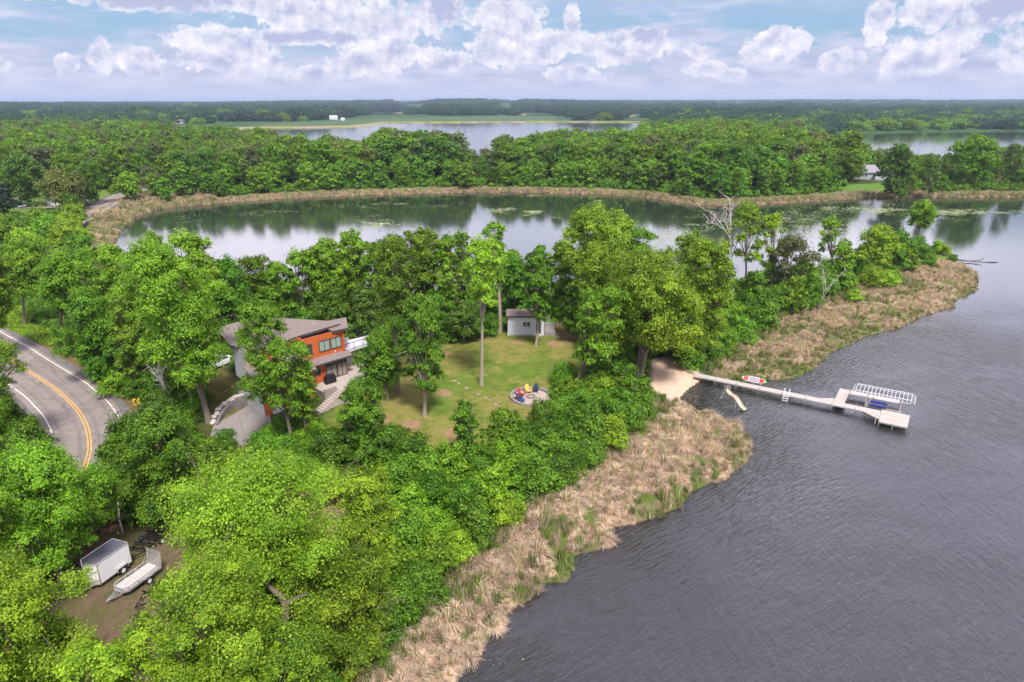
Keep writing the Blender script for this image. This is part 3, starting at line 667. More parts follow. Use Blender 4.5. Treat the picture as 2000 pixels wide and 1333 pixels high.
# ------------------------------------------------------------------ trees named one by one (pixels of crown and foot in the photograph)
# crown centre x, crown width, crown top y, foot x, foot y, kind, crown base fraction, leaf, label, options
HERO = [
 (500, 420, 893, 545, 1285, 'cotton', .22, 'cotton', "big light green cottonwood in the foreground, beside the open utility trailer", dict(bark='b', tr=.34, gaps=[(558, 1200, 8.0, .95), (535, 1150, 9.3, .6), (585, 1155, 9.3, .6)], limbs=[[(548, 1275, 5.0, .30), (556, 1215, 7.5, .28), (556, 1175, 8.8, .26), (530, 1150, 9.6, .15), (505, 1125, 10.4, .10)], [(558, 1180, 8.6, .22), (582, 1168, 9.1, .14), (600, 1160, 9.4, .09)]])),
 (640, 250, 1050, 700, 1320, 'cotton', .15, 'cotton', "light green cottonwood at the bottom edge, between the big cottonwood and the reed bed", {}),
 (420, 330, 1120, 400, 1560, 'cotton', .2, 'cotton', "pale cottonwood cut off by the bottom edge, below the trailers", {}),
 (60, 330, 1115, 30, 1520, 'cotton', .2, 'cotton', "yellow green cottonwood filling the bottom left corner of the view", {}),
 (230, 200, 1260, 190, 1600, 'cotton', .2, 'cotton', "low cottonwood crown at the bottom edge, just right of the corner one", {}),
 (560, 260, 1240, 560, 1600, 'cotton', .2, 'mid', "cottonwood cut off by the bottom edge, under the broken limb of the big one", {}),
 (85, 240, 868, 120, 1165, 'oval', .2, 'mid', "dense green tree left of the enclosed trailer, beside the road curve", dict(tr=.26)),
 (-20, 190, 770, -30, 1100, 'oval', .15, 'mid', "green tree cut off by the left edge, inside the road curve", {}),
 (0, 150, 960, -20, 1260, 'oval', .2, 'mid', "green tree at the left edge between the road tree and the corner cottonwood", {}),
 (318, 225, 790, 345, 1030, 'round', .12, 'maple', "dark green maple between the road and the driveway, lower than its neighbours", {}),
 (22, 150, 662, -50, 880, 'sparse', .45, 'mid', "thin leaning tree whose branches reach over the yellow line of the road", dict(n=.7)),
 (316, 215, 478, 408, 826, 'cotton', .24, 'mid', "tall broad ash left of the house, its bare trunk leaning to the driveway", dict(tr=.33)),
 (372, 130, 452, 395, 690, 'cotton', .3, 'cotton', "light crowned tree rising behind the tall ash left of the house", {}),
 (448, 120, 505, 452, 672, 'oval', .18, 'maple', "dark round maple just behind the left end of the house roof", {}),
 (55, 125, 470, 50, 640, 'tall', .35, 'mid', "roadside tree with a visible straight trunk beside the bright groundcover", dict(tr=.24)),
 (145, 150, 488, 120, 660, 'tall', .3, 'mid', "green roadside tree right of the straight trunk at the bright groundcover", {}),
 (225, 120, 480, 205, 690, 'cotton', .2, 'mid', "green tree behind the road shoulder, second left of the tall ash", {}),
 (185, 130, 570, 190, 745, 'oval', .1, 'maple', "dark low tree just above the road shoulder and upper chevron sign", {}),
 (262, 100, 560, 270, 760, 'oval', .1, 'mid', "green tree squeezed between the tall ash and the road shoulder", {}),
 (305, 90, 455, 300, 600, 'round', .2, 'mid', "rounded tree near the pond's left corner, left of the tallest ash crown", {}),
 (10, 110, 500, -10, 700, 'tall', .3, 'mid', "tree cut off by the left edge behind the road, above the bright groundcover", {}),
 (520, 158, 588, 571, 866, 'oval', .24, 'mid', "clumpy maple standing in front of the orange house, hiding part of its roof", dict(tr=.22, n=.72)),
 (592, 66, 706, 600, 862, 'round', .25, 'mid', "lower side crown of leaves in front of the house stairs", {}),
 (738, 105, 655, 757, 782, 'oval', .26, 'maple', "round dark tree with a short leaning trunk beside the patio", dict(tr=.2, n=1.6)),
 (770, 110, 462, 779, 768, 'tall', .42, 'mid', "very tall cottonwood on the lawn edge between the patio tree and the oval tree", dict(tr=.3)),
 (824, 108, 576, 829, 812, 'oval', .2, 'maple', "oval leafy tree with a pale trunk at the lower left of the lawn", dict(bark='p', tr=.24, n=1.7)),
 (943, 112, 468, 940, 752, 'tall', .56, 'cotton', "tall slender cottonwood with a long bare pale trunk in the middle of the lawn", dict(bark='p', tr=.24)),
 (966, 62, 434, 975, 650, 'cotton', .45, 'mid', "taller crown just behind the slender lawn cottonwood, against the pond", dict(bark='p')),
 (1046, 80, 494, 1046, 676, 'oval', .30, 'maple', "dark dense tree standing in front of the grey shed", dict(bark='p', tr=.2, n=1.6)),
 (905, 80, 590, 906, 668, 'round', .12, 'dark', "small dull purple green tree left of the shed on the lawn edge", {}),
 (588, 90, 492, 590, 640, 'sparse', .2, 'mid', "thin see-through tree behind the house with the pond showing through it", {}),
 (545, 92, 512, 548, 640, 'round', .15, 'mid', "leafy tree behind the house roof, left of the see-through one", {}),
 (495, 90, 500, 500, 640, 'cotton', .15, 'mid', "bright tree behind the left half of the house roof, against the pond", {}),
 (615, 62, 486, 618, 636, 'oval', .12, 'mid', "narrow green tree just right of the see-through one behind the house", {}),
 (780, 80, 466, 784, 640, 'cotton', .15, 'mid', "light tree at the pond edge behind the very tall lawn cottonwood", {}),
 (640, 95, 468, 640, 640, 'oval', .22, 'mid', "pointed green tree behind the deck of the house", {}),
 (690, 92, 452, 690, 630, 'cotton', .2, 'mid', "bright topped tree at the pond edge, right of the one behind the deck", {}),
 (740, 80, 474, 740, 640, 'oval', .1, 'mid', "leafy tree filling the gap left of the very tall lawn cottonwood", {}),
 (655, 100, 560, 655, 668, 'round', .08, 'maple', "low dark tree behind the deck railing", {}),
 (715, 90, 560, 715, 672, 'round', .08, 'dark', "low dull tree right of the deck, behind the patio tree", {}),
 (826, 95, 448, 830, 640, 'cotton', .25, 'mid', "green tree at the pond edge behind the oval lawn tree", {}),
 (872, 80, 462, 878, 645, 'oval', .2, 'mid', "full green tree between the oval lawn tree and the slender cottonwood", {}),
 (905, 60, 452, 905, 620, 'oval', .2, 'mid', "narrow tree at the pond edge left of the slender cottonwood", {}),
 (850, 95, 570, 850, 662, 'round', .06, 'maple', "low dark tree at the back of the lawn, left of the dull purple one", {}),
 (1005, 80, 500, 1005, 625, 'oval', .1, 'maple', "dark tree close behind the left end of the shed", {}),
 (1000, 60, 490, 1000, 610, 'slim', .2, 'mid', "slim tree at the pond edge behind the shed", {}),
 (1055, 50, 478, 1060, 606, 'slim', .15, 'maple', "slim dark tree with its tip against the pond, behind the shed tree", {}),
 (1100, 80, 472, 1100, 612, 'oval', .1, 'mid', "leafy tree over the dirt path right of the shed", {}),
 (1115, 70, 560, 1135, 668, 'oval', .08, 'maple', "shadowy tree right of the dirt path by the shed", {}),
 (1165, 175, 406, 1160, 640, 'cotton', .2, 'cotton', "very large bright cottonwood at the pond edge, tallest right of the shed", dict(tr=.35)),
 (1225, 120, 440, 1225, 610, 'cotton', .15, 'mid', "broad crown joined to the right side of the very large cottonwood", {}),
 (1160, 105, 478, 1165, 690, 'cotton', .3, 'lime', "yellowish crown in front of the very large cottonwood", dict(n=.8)),
 (1262, 255, 492, 1246, 745, 'cotton', .26, 'cotton', "huge spreading cottonwood left of the sand beach with forked grey limbs", dict(tr=.42, n=1.1, gaps=[(1248, 690, 4.5, 1.1), (1262, 620, 9.5, .8), (1290, 570, 12.0, .7), (1235, 530, 14, .5)], limbs=[[(1246, 740, 1.5, .42), (1248, 700, 4.0, .34), (1262, 640, 8.5, .24), (1268, 580, 11.5, .18), (1245, 520, 14.5, .12)], [(1264, 625, 9.0, .18), (1290, 580, 11.5, .14), (1330, 545, 13.2, .08)]])),
 (1385, 120, 470, 1375, 712, 'cotton', .12, 'cotton', "light green cottonwood right of the huge one, above the beach", dict(tr=.26)),
 (1330, 130, 560, 1325, 712, 'cotton', .1, 'cotton', "leafy cottonwood hanging over the top of the sand beach", {}),
 (1185, 120, 560, 1128, 770, 'cotton', .3, 'mid', "tree with a broken leaning trunk at the right edge of the lawn", dict(tr=.26)),
 (1455, 95, 398, 1446, 585, 'sparse', .4, 'cotton', "tall half bare cottonwood on the point with pale upper limbs", dict(tr=.26, n=1.2)),
 (1505, 80, 420, 1500, 580, 'sparse', .3, 'cotton', "loose light crown just right of the tall half bare cottonwood", {}),
 (1545, 110, 462, 1535, 595, 'sparse', .3, 'grey', "half dead pale tree with twisted dark limbs above the upper reed bed", dict(tr=.22)),
 (1618, 68, 424, 1622, 560, 'sparse', .45, 'mid', "thin tree with a see-through top beside the lily pads", {}),
 (1350, 100, 456, 1345, 600, 'cotton', .15, 'mid', "green crown at the pond edge behind the light cottonwood", {}),
 (1410, 80, 560, 1412, 660, 'oval', .06, 'mid', "green tree at the inner end of the upper reed bed", {}),
 (1470, 80, 530, 1470, 632, 'oval', .05, 'maple', "dark tree just inside the upper reed bed, below the half bare cottonwood", {}),
 (1570, 70, 510, 1570, 600, 'round', .05, 'mid', "round green tree right of the half dead one", {}),
 (1400, 60, 492, 1398, 600, 'oval', .1, 'maple', "dark crown between the light cottonwood and the half bare one", {}),
 (1645, 62, 474, 1645, 570, 'round', .08, 'mid', "round tree on the point near the lily pads", {}),
 (1712, 95, 442, 1714, 540, 'round', .18, 'cotton', "bright round tree near the tip of the point", {}),
 (1756, 66, 452, 1757, 528, 'round', .05, 'maple', "dark bushy tree right of the bright round one on the point", {}),
 (1802, 78, 394, 1788, 486, 'round', .45, 'mid', "flat topped tree leaning over the water near the tip of the point", dict(tr=.16)),
 (1775, 34, 484, 1776, 532, 'round', .1, 'cotton', "small bright tree below the leaning flat topped one", {}),
 (708, 150, 918, 742, 1110, 'slim', .08, 'cotton', "light green feathery tree right of the bare dirt patch", dict(n=1.2)),
 (712, 130, 738, 722, 900, 'oval', .08, 'maple', "dense maple below the patio stairs at the lawn's left corner", {}),
 (908, 74, 784, 910, 900, 'oval', .08, 'maple', "dark bushy tree at the bottom edge of the lawn, left of the fire pit", {}),
 (985, 92, 800, 985, 900, 'round', .06, 'mid', "bright bushy tree just below the fire pit's left side", {}),
 (118, 110, 330, 122, 412, 'willow', .22, 'olive', "pale yellowish willow beside the far road", dict(bark='b')),
 (250, 64, 337, 250, 392, 'round', .12, 'mid', "rounded tree where the far road disappears into the wood", {}),
 (45, 100, 300, 45, 405, 'round', .1, 'dark', "large dark tree behind the parked boats at the far left", {}),
 (175, 75, 318, 172, 400, 'round', .08, 'maple', "dark tree right of the pale willow", {}),
 (5, 60, 360, 5, 425, 'slim', .05, 'spruce', "dark blue spruce at the far left edge", {}),
 (1750, 74, 281, 1750, 378, 'oval', .1, 'dark', "big dark tree right of the far grey roofed house", {}),
 (1690, 40, 300, 1700, 346, 'round', .15, 'maple', "small dark tree behind the far house roof", {}),
 (1662, 56, 258, 1664, 350, 'round', .15, 'wood', "tall tree behind the far house's left end", {}),
 (1898, 96, 263, 1898, 368, 'cotton', .2, 'mid', "tallest airy tree on the strip between the two lakes", {}),
 (1978, 44, 281, 1978, 360, 'sparse', .3, 'dark', "thin dark tree at the right end of the strip", {}),
 (1815, 44, 308, 1815, 376, 'sparse', .2, 'dark', "small see-through tree between the big dark tree and the tall airy one", {}),
]
SKIP = []                                   # spots already taken by a hero tree
for i, (cx_, cw_, top, bx, by, kind, cb, leaf, lab, op) in enumerate(HERO):
    b = gpt(bx, by); Yf = b[1]; h = height_to(Yf, b[2], top); h = max(h, 2.5)
    zc = b[2] + h * (cb + 1) / 2; Z = depth(Yf, zc); cw = cw_ * Z / F; lx = (cx_ - CX) * Z / F - b[0]
    lx = max(min(lx, .42 * h), -.42 * h)
    size = .040 + .0020 * Z
    surf = 3.3 * (cw / 2) ** 2 * 2 + 3.14 * cw * h * (1 - cb) * .8
    nl = int(min(max(op.get('n', 1.35 if by < 672 and 500 < bx < 1240 else 1) * 1.9 * surf / (size * size * .42), 1500), 135000)); nl = int(nl * (.42 if kind == 'sparse' else 1))
    lo_ = lambda q: np.array(gp(*q)) - b; gaps = []
    for (gx, gy, gz, gr_) in op.get('gaps', ()): g0 = lo_((gx, gy, gz)); gd_ = np.array([0, 0, CAM_H]) - b - g0; gaps.append((g0, gd_ / np.linalg.norm(gd_), gr_))
    extra = [(catmull([lo_(q[:3]) for q in L_], 4), np.interp(np.linspace(0, 1, len(L_) * 4 - 3), np.linspace(0, 1, len(L_)), [q[3] for q in L_])) for L_ in op.get('limbs', ())]
    bark = {'p': BARKP, 'b': BARK}.get(op.get('bark'), BARK)
    ms = tree_meshes(h, cw, cb, kind, leaf, nl, size, 100 + i, lean=(lx, 0), bark=bark, trunk_r=op.get('tr'), name='tree', gaps=gaps, extra=extra)
    put_tree('spruce_tree' if leaf == 'spruce' else 'tree', ms, (b[0], b[1], b[2]), 0, (1, 1, 1), lab, 'tree')
    SKIP.append((b[0] + lx * .5, b[1], cw * .42)); SKIP.append((b[0] + lx, b[1], cw * .3))
SKIP = np.array(SKIP)

# dead trees: bare forked limbs
def dead_tree(bx, by, top, wpx, seed, lab, lean=0, nb=7, r0=.2, nm='dead_tree'):
    rg = np.random.default_rng(seed); b = gpt(bx, by); h = height_to(b[1], b[2], top); Z = depth(b[1], b[2] + h * .6); cw = wpx * Z / F; lx = lean * Z / F
    t = np.linspace(0, 1, 8)[:, None]; tr = np.concatenate([lx * .5 * t ** 1.4, .2 * np.sin(t * 4), h * .62 * t - .2], 1); rad = r0 * (1 - .5 * t[:, 0]); e = empty(nm, (b[0], b[1], b[2]))
    V, Fc = tubes([(tr, rad)], 8); mesh_np('trunk', V, Fc, DEADW, e, smooth_=True)
    for i in range(nb):
        st = tr[rg.integers(4, 8)]; en = np.array([lx + rg.uniform(-.55, .55) * cw, rg.uniform(-.4, .4) * cw, h * rg.uniform(.66, 1.0)])
        P = bez(st, en, .10 * h, rg, 8); P += rg.normal(0, .03 * h * .4, P.shape) * np.linspace(0, 1, 8)[:, None]; paths = [(P, r0 * .5 * (1 - .85 * np.linspace(0, 1, 8)) + .015)]
        for _ in range(7):
            a = P[rg.integers(2, 8)]; d = rg.normal(0, 1, 3) * np.array([1, 1, .7]); d = d / np.linalg.norm(d) * cw * rg.uniform(.10, .26); Q = bez(a, a + d + np.array([0, 0, .04 * h]), .05, rg, 5)
            paths.append((Q, r0 * .2 * (1 - .8 * np.linspace(0, 1, 5)) + .01))
            for _ in range(2):
                a2 = Q[rg.integers(2, 5)]; d = rg.normal(0, 1, 3) * cw * .05; paths.append((bez(a2, a2 + d, .02, rg, 4), np.array([.03, .022, .016, .01])))
        V, Fc = tubes(paths, 5); mesh_np('limb', V, Fc, DEADW, e, smooth_=True)
    tag(e, lab, 'tree')
dead_tree(1432, 585, 388, 95, 3, "dead white tree with bare forked branches beside the half bare cottonwood", lean=-38, nb=9, r0=.20)
dead_tree(1556, 590, 480, 90, 7, "bare grey dead tree leaning over the upper reed bed", lean=24, nb=5, r0=.11)
dead_tree(1598, 620, 520, 60, 9, "small dead tree with thin drooping twigs at the edge of the upper reed bed", lean=10, nb=4, r0=.05)
dead_tree(338, 800, 700, 70, 11, "bleached dead tree tangled in front of the tall ash, near the lower chevron sign", lean=-24, nb=6, r0=.10)

# ------------------------------------------------------------------ shrubs of the thickets, each a plant of its own
def shrub_mesh(i, leaf, w_=2.6, h=2.6, nl=5200, size=.20, lobes_n=8):
    rg = np.random.default_rng(500 + i); L = []
    for k in range(lobes_n):
        th = k * 2.4 + rg.uniform(-.5, .5); u = (k + .5) / lobes_n; r = w_ / 2 * rg.uniform(.2, .75) * (1.1 - .7 * u); lr = w_ * rg.uniform(.18, .27)
        L.append((r * math.cos(th), r * math.sin(th), lr * .7 + (h - lr * 1.5) * u, lr))
    L.append((0, 0, h * .4, w_ * .3)); V, Fc, TT = crown_leaves(L, nl, size, rg, .1)
    crown = mesh_np('shrub_foliage', V, Fc, LEAF[leaf], attrs={'tint': ('FACE', 'FLOAT', TT)}, only=True)
    paths = []
    for k in range(7):
        l = L[k]; paths.append((bez((rg.uniform(-.15, .15), rg.uniform(-.15, .15), -.2), np.array(l[:3]), .3, rg, 6), .05 * (1 - .8 * np.linspace(0, 1, 6)) + .008))
    V, Fc = tubes(paths, 5); return crown, mesh_np('shrub_stem', V, Fc, BARK, only=True, smooth_=True)
SH = [shrub_mesh(i, lf, *a) for i, (lf, a) in enumerate([('shrub', (3.0, 2.8, 11000, .125)), ('shrub', (3.4, 2.4, 11000, .125)), ('maple', (3.0, 3.4, 11500, .125)), ('shrub', (2.6, 3.2, 10000, .12)), ('mid', (2.8, 2.8, 10000, .125)), ('cotton', (3.0, 3.0, 10000, .125))])]
SHN = [0]; ALLSH = []
def put_shrub(px, py, wpx, top=None, k=None, lab=None, grp=None, world=None):
    b = gpt(px, py) if world is None else np.array([*world, Tz(*world)])
    Z = depth(b[1], b[2] + 1); i = SHN[0]; SHN[0] += 1; rg = random.Random(i * 7 + 1)
    k = rg.choice([0, 1, 2, 2, 3, 3, 4, 4, 5, 0]) if k is None else k; base_w = [3.0, 3.4, 3.0, 2.6, 2.8, 3.0][k]; base_h = [2.8, 2.4, 3.4, 3.2, 2.8, 3.0][k]
    sw = wpx * Z / F / base_w; h = (height_to(b[1], b[2], top) if top else wpx * Z / F * rg.uniform(.8, 1.15)); sh = max(h, .8) / base_h
    e = put_tree('shrub', SH[k], tuple(b), rg.uniform(0, 6.28), (sw, sw, sh), lab, 'shrub', grp, ('foliage', 'stem')); ALLSH.append((e, px, py, k))
# the thicket between lawn, yard and lower reed bed (foot x, foot y, width)
TH = [(640, 905, 90), (690, 880, 80), (760, 880, 85), (800, 905, 95), (640, 960, 80), (600, 920, 70), (830, 935, 90), (870, 930, 80), (780, 950, 90), (900, 960, 90), (945, 930, 85), (840, 985, 95), (900, 1010, 90), (960, 985, 95),
      (800, 1020, 95), (855, 1050, 95), (925, 1040, 90), (985, 1010, 75), (800, 1085, 100), (850, 1110, 90), (890, 1085, 75), (770, 1130, 100), (820, 1160, 90), (780, 1200, 95), (740, 1240, 95), (700, 1270, 100), (750, 1180, 90), (670, 1130, 90), (690, 1190, 110),
      (1000, 935, 90), (1050, 950, 95), (1040, 905, 85), (1095, 935, 85), (1100, 895, 90), (1140, 900, 75), (1150, 865, 90), (1190, 860, 80), (1060, 868, 80), (1110, 855, 85), (1020, 880, 75), (1150, 825, 85), (1200, 830, 85), (1235, 828, 65), (1170, 795, 85),
      (1225, 790, 85), (1250, 800, 55), (1120, 810, 80), (1160, 760, 75), (1210, 760, 80), (1110, 775, 60), (1100, 740, 52), (1095, 760, 45), (1250, 770, 50), (1060, 825, 60), (1090, 820, 75), (950, 895, 60), (1015, 850, 55)]
for i, (a, b, c) in enumerate(TH):
    put_shrub(a, b + 14, c, lab="green leafy shrub in the dense thicket between the lawn and the lower reed bed", grp="shrubs of the lakeside thicket")
# under the trees along the upper reed bed and on the point
UP = [(1345, 715, 60), (1380, 700, 60), (1410, 690, 60), (1440, 665, 60), (1400, 660, 70), (1450, 640, 70), (1490, 640, 60), (1500, 610, 70), (1540, 605, 60), (1580, 600, 55), (1600, 575, 60), (1555, 575, 60), (1500, 570, 60), (1640, 560, 45), (1620, 540, 45),
      (1360, 690, 60), (1320, 690, 60), (1300, 680, 60), (1450, 600, 60), (1400, 620, 60)]
for a, b, c in UP: put_shrub(a, b + 4, c, lab="leafy shrub under the trees along the inner edge of the upper reed bed", grp="shrubs along the upper reed bed")
PT = [(1700, 562, 46), (1728, 560, 44), (1690, 545, 40), (1742, 548, 30), (1665, 590, 34), (1800, 505, 34), (1846, 500, 26), (1860, 512, 20), (1830, 496, 30), (1760, 516, 36), (1735, 505, 40), (1680, 520, 40), (1655, 530, 40), (1790, 492, 30), (1815, 520, 26)]
for a, b, c in PT: put_shrub(a, b, c, k=random.Random(a).choice([0, 1, 3, 5]), lab="low bright green shrub on the grassy tip of the point", grp="shrubs on the tip of the point")
# behind lawn and shed, along the pond
BK = [(600, 655, 60), (690, 672, 60), (740, 680, 50), (790, 672, 60), (830, 668, 60), (870, 664, 60), (925, 660, 50), (955, 655, 45), (1095, 625, 40), (1125, 640, 45), (1150, 665, 50), (1170, 690, 55), (1190, 700, 60), (1150, 700, 40), (1210, 720, 60), (1175, 730, 60), (560, 650, 50),
      (520, 640, 60), (1230, 690, 60), (1280, 690, 60), (960, 625, 50), (1060, 610, 40)]
for a, b, c in BK: put_shrub(a, b, c, k=random.Random(a * 3).choice([2, 2, 0, 3]), lab="dark shrub in the hedge of growth between the lawn and the pond", grp="shrubs between lawn and pond")
# left: along road shoulder and round the house
LF = [(200, 745, 60), (230, 770, 60), (265, 775, 50), (180, 712, 50), (150, 690, 50), (310, 780, 60), (300, 740, 70), (350, 790, 60), (240, 720, 70), (390, 790, 50), (260, 900, 80), (250, 960, 90), (400, 905, 70), (430, 930, 70), (520, 900, 60), (560, 905, 70), (590, 890, 50),
      (620, 860, 45), (540, 940, 80), (480, 940, 70), (600, 930, 60), (20, 850, 80), (60, 880, 80), (100, 940, 80), (30, 960, 90), (80, 1010, 90), (10, 1060, 100), (170, 980, 50), (60, 1110, 90), (640, 690, 30), (250, 1010, 70), (310, 1010, 60), (200, 1020, 60), (525, 868, 46), (505, 892, 50), (440, 885, 56), (150, 1055, 90), (110, 1110, 90), (160, 1010, 80), (70, 1160, 100), (185, 985, 60)]
for a, b, c in LF: put_shrub(a, b, c, lab="leafy roadside shrub on the bank between the road, the yard and the house", grp="shrubs along the road and house bank")
# bushes by the left end of the pond
LB = [(20, 500, 60), (55, 480, 55), (95, 500, 60), (130, 470, 50), (150, 445, 44), (145, 425, 40), (100, 460, 50), (60, 520, 70), (110, 530, 60), (15, 540, 60), (75, 450, 40), (165, 480, 40), (5, 455, 40), (35, 455, 40), (160, 510, 50), (130, 500, 60)]
for a, b, c in LB: put_shrub(a, b, c * 1.15, k=random.Random(a * 5).choice([0, 4, 5, 3]), lab="bright green bush in the clump between the far road and the left end of the pond", grp="bushes at the left end of the pond")

# every shrub's label: its look and the landmark it stands by
LANDM = [("the fire pit", 1037, 777), ("the sand beach", 1310, 740), ("the patio stairs", 640, 785), ("the driveway", 470, 840), ("the enclosed trailer", 205, 1110), ("the grey shed", 1030, 650), ("the lower chevron sign", 267, 789),
         ("the upper chevron sign", 167, 706), ("the oval lawn tree", 829, 812), ("the slender lawn cottonwood", 940, 752), ("the broken leaning trunk", 1118, 770), ("the point's leaning tree", 1788, 486), ("the tall half bare cottonwood", 1446, 585),
         ("the half dead tree", 1535, 595), ("the fallen log", 1872, 511), ("the feathery light tree", 742, 1110), ("the pale willow", 122, 412), ("the bright roadside groundcover", 40, 625), ("the orange house", 560, 700), ("the road curve", 175, 860), ("the point's bright round tree", 1714, 540),
         ("the pond's left end", 225, 460), ("the bushy tree below the lawn", 910, 900), ("the largest foreground cottonwood", 545, 1285), ("the upper reed bed's middle", 1600, 640), ("the lower reed bed's middle", 1080, 1020)]
SHK = ["green", "broad low green", "dark green", "upright green", "ash green", "light green"]; buck = {}
for e_, px_, py_, k_ in ALLSH:
    nm_, lx_, ly_ = min(LANDM, key=lambda q: math.hypot(q[1] - px_, q[2] - py_)); dx_, dy_ = px_ - lx_, py_ - ly_
    di = ("right of" if dx_ > 0 else "left of") if abs(dx_) > abs(dy_) else ("below" if dy_ > 0 else "above"); buck.setdefault((nm_, di, k_), []).append((math.hypot(dx_, dy_), e_))
for (nm_, di, k_), L_ in buck.items():
    L_.sort(key=lambda q: q[0])
    for i_, (_, e_) in enumerate(L_): e_['label'] = "%s shrub %s %s%s" % (SHK[k_], di, nm_, "" if len(L_) == 1 else (", nearest of its kind" if i_ == 0 else ", %s nearest of its kind" % ["", "second", "third", "fourth", "fifth", "sixth", "seventh"][min(i_, 6)]))

# ------------------------------------------------------------------ the wood beyond the pond and the far woods
def off_collection(objs, name):
    c = bpy.data.collections.new(name)
    for o in objs: c.objects.link(o)
    return c
def scatter(name, pts, rz, scl, idx, coll, tilt=None, kind='stuff', label=None, cat=None):
    """one object whose geometry nodes set a plant on every point"""
    m = len(pts); me = bpy.data.meshes.new(name); me.vertices.add(m); me.vertices.foreach_set('co', np.asarray(pts, np.float32).ravel())
    rot = np.zeros((m, 3), np.float32); rot[:, 2] = rz
    if tilt is not None: rot[:, :2] = tilt
    for nm, typ, key, val in (('rot', 'FLOAT_VECTOR', 'vector', rot), ('scl', 'FLOAT_VECTOR', 'vector', np.asarray(scl, np.float32)), ('idx', 'INT', 'value', np.asarray(idx, np.int32))):
        a = me.attributes.new(nm, typ, 'POINT'); a.data.foreach_set(key, val.ravel())
    o = link(bpy.data.objects.new(name, me)); g = bpy.data.node_groups.new(name, 'GeometryNodeTree')
    g.interface.new_socket('Geometry', in_out='INPUT', socket_type='NodeSocketGeometry'); g.interface.new_socket('Geometry', in_out='OUTPUT', socket_type='NodeSocketGeometry')
    N, Lk = g.nodes, g.links; gi = N.new('NodeGroupInput'); go = N.new('NodeGroupOutput'); ci = N.new('GeometryNodeCollectionInfo'); ci.inputs[0].default_value = coll
    ci.inputs['Separate Children'].default_value = True; ci.inputs['Reset Children'].default_value = True; ip = N.new('GeometryNodeInstanceOnPoints'); ip.inputs['Pick Instance'].default_value = True
    def na(nm, t): a = N.new('GeometryNodeInputNamedAttribute'); a.data_type = t; a.inputs[0].default_value = nm; return a.outputs[0]
    Lk.new(gi.outputs[0], ip.inputs['Points']); Lk.new(ci.outputs[0], ip.inputs['Instance']); Lk.new(na('idx', 'INT'), ip.inputs['Instance Index'])
    Lk.new(na('rot', 'FLOAT_VECTOR'), ip.inputs['Rotation']); Lk.new(na('scl', 'FLOAT_VECTOR'), ip.inputs['Scale']); Lk.new(ip.outputs[0], go.inputs[0])
    o.modifiers.new('plants', 'NODES').node_group = g; tag(o, label, cat, None, kind); return o
def wood_variant(i, leaf, h, cw, cb, kind, nl, size):
    c, t = tree_meshes(h, cw, cb, kind, leaf, nl, size, 900 + i, name='wood_tree')
    return c, t, h, cw
WV = [wood_variant(i, *a) for i, a in enumerate([('wood', 15, 11.5, .12, 'round', 5200, .52), ('wood', 15, 10, .12, 'oval', 4800, .52), ('mid', 15, 11, .12, 'cotton', 4800, .52), ('dark', 15, 11, .12, 'round', 5000, .52), ('maple', 14, 9, .08, 'oval', 3300, .58),
      ('grey', 13, 10, .10, 'round', 3000, .52), ('mid', 10, 7.5, .06, 'oval', 2600, .52), ('shrub', 9, 6, .05, 'oval', 2300, .50), ('olive', 14, 10, .10, 'round', 3000, .55)])]
def joined(c, t):
    """crown and trunk as one instance object (kept out of the scene)"""
    V1 = np.empty(len(c.vertices) * 3, np.float32); c.vertices.foreach_get('co', V1); V2 = np.empty(len(t.vertices) * 3, np.float32); t.vertices.foreach_get('co', V2)
    f1 = np.arange(len(c.vertices)).reshape(-1, 4); q = np.empty(len(t.polygons) * 4, np.int32); t.polygons.foreach_get('vertices', q); f2 = q.reshape(-1, 4) + len(c.vertices)
    tt = np.empty(len(c.polygons), np.float32); c.attributes['tint'].data.foreach_get('value', tt)
    me = mesh_np('wood_tree', np.concatenate([V1, V2]).reshape(-1, 3), np.concatenate([f1, f2]), mats=[c.materials[0], BARK], midx=np.r_[np.zeros(len(f1)), np.ones(len(f2))],
                 attrs={'tint': ('FACE', 'FLOAT', np.r_[tt, np.zeros(len(f2))])}, only=True)
    return bpy.data.objects.new('wood_tree', me)
WCOL = off_collection([joined(c, t) for c, t, h, cw in WV], 'wood_trees')
def jitter_grid(x0, x1, y0, y1, step, seed):
    rg = np.random.default_rng(seed); X, Y = np.meshgrid(np.arange(x0, x1, step), np.arange(y0, y1, step)); X = X + rg.uniform(-.45, .45, X.shape) * step; Y = Y + rg.uniform(-.45, .45, Y.shape) * step
    return X.ravel(), Y.ravel(), rg
X, Y, rg = jitter_grid(-620, 760, 262, 760, 8.8, 5)
m = (np.abs(X) < Y * .86 + 20); X, Y = X[m], Y[m]; s = shore(X, Y)
m = (s > 11) | ((s > 6) & (rg.random(len(X)) < .5))
m &= ~inpoly(X, Y, Z_HLAWN) & (polydist(X, Y, Z_HLAWN) > 2) & (polydist(X, Y, ROADC, False) > 9) & ~inpoly(X, Y, Z_FIELD) & ~inpoly(X, Y, Z_FLAWN)
hx, hy = gp(1695, 347, 4)[:2]; m &= ~((np.abs(X - hx - 4) < 14) & (np.abs(Y - hy - 6) < 11))
m &= ~((polydist(X, Y, [tuple(gp(1850, 300, 3)[:2]), tuple(gp(2100, 300, 3)[:2])], False) < 1))
edge = 620 - 150 * smooth(X / Y, -.10, .02) * (1 - smooth(X / Y, .12, .22)) + 110 * fbm(X / 120, Y / 9999, 8)
m &= ((Y < edge) & ((Y < 478) | (X / Y < -.25))) | (X / Y > .20) | (X / Y < -.33)
m &= (farfield(X, Y, s) < .3) & ~((X / Y > -.485) & (X / Y < -.395) & (Y > 600))
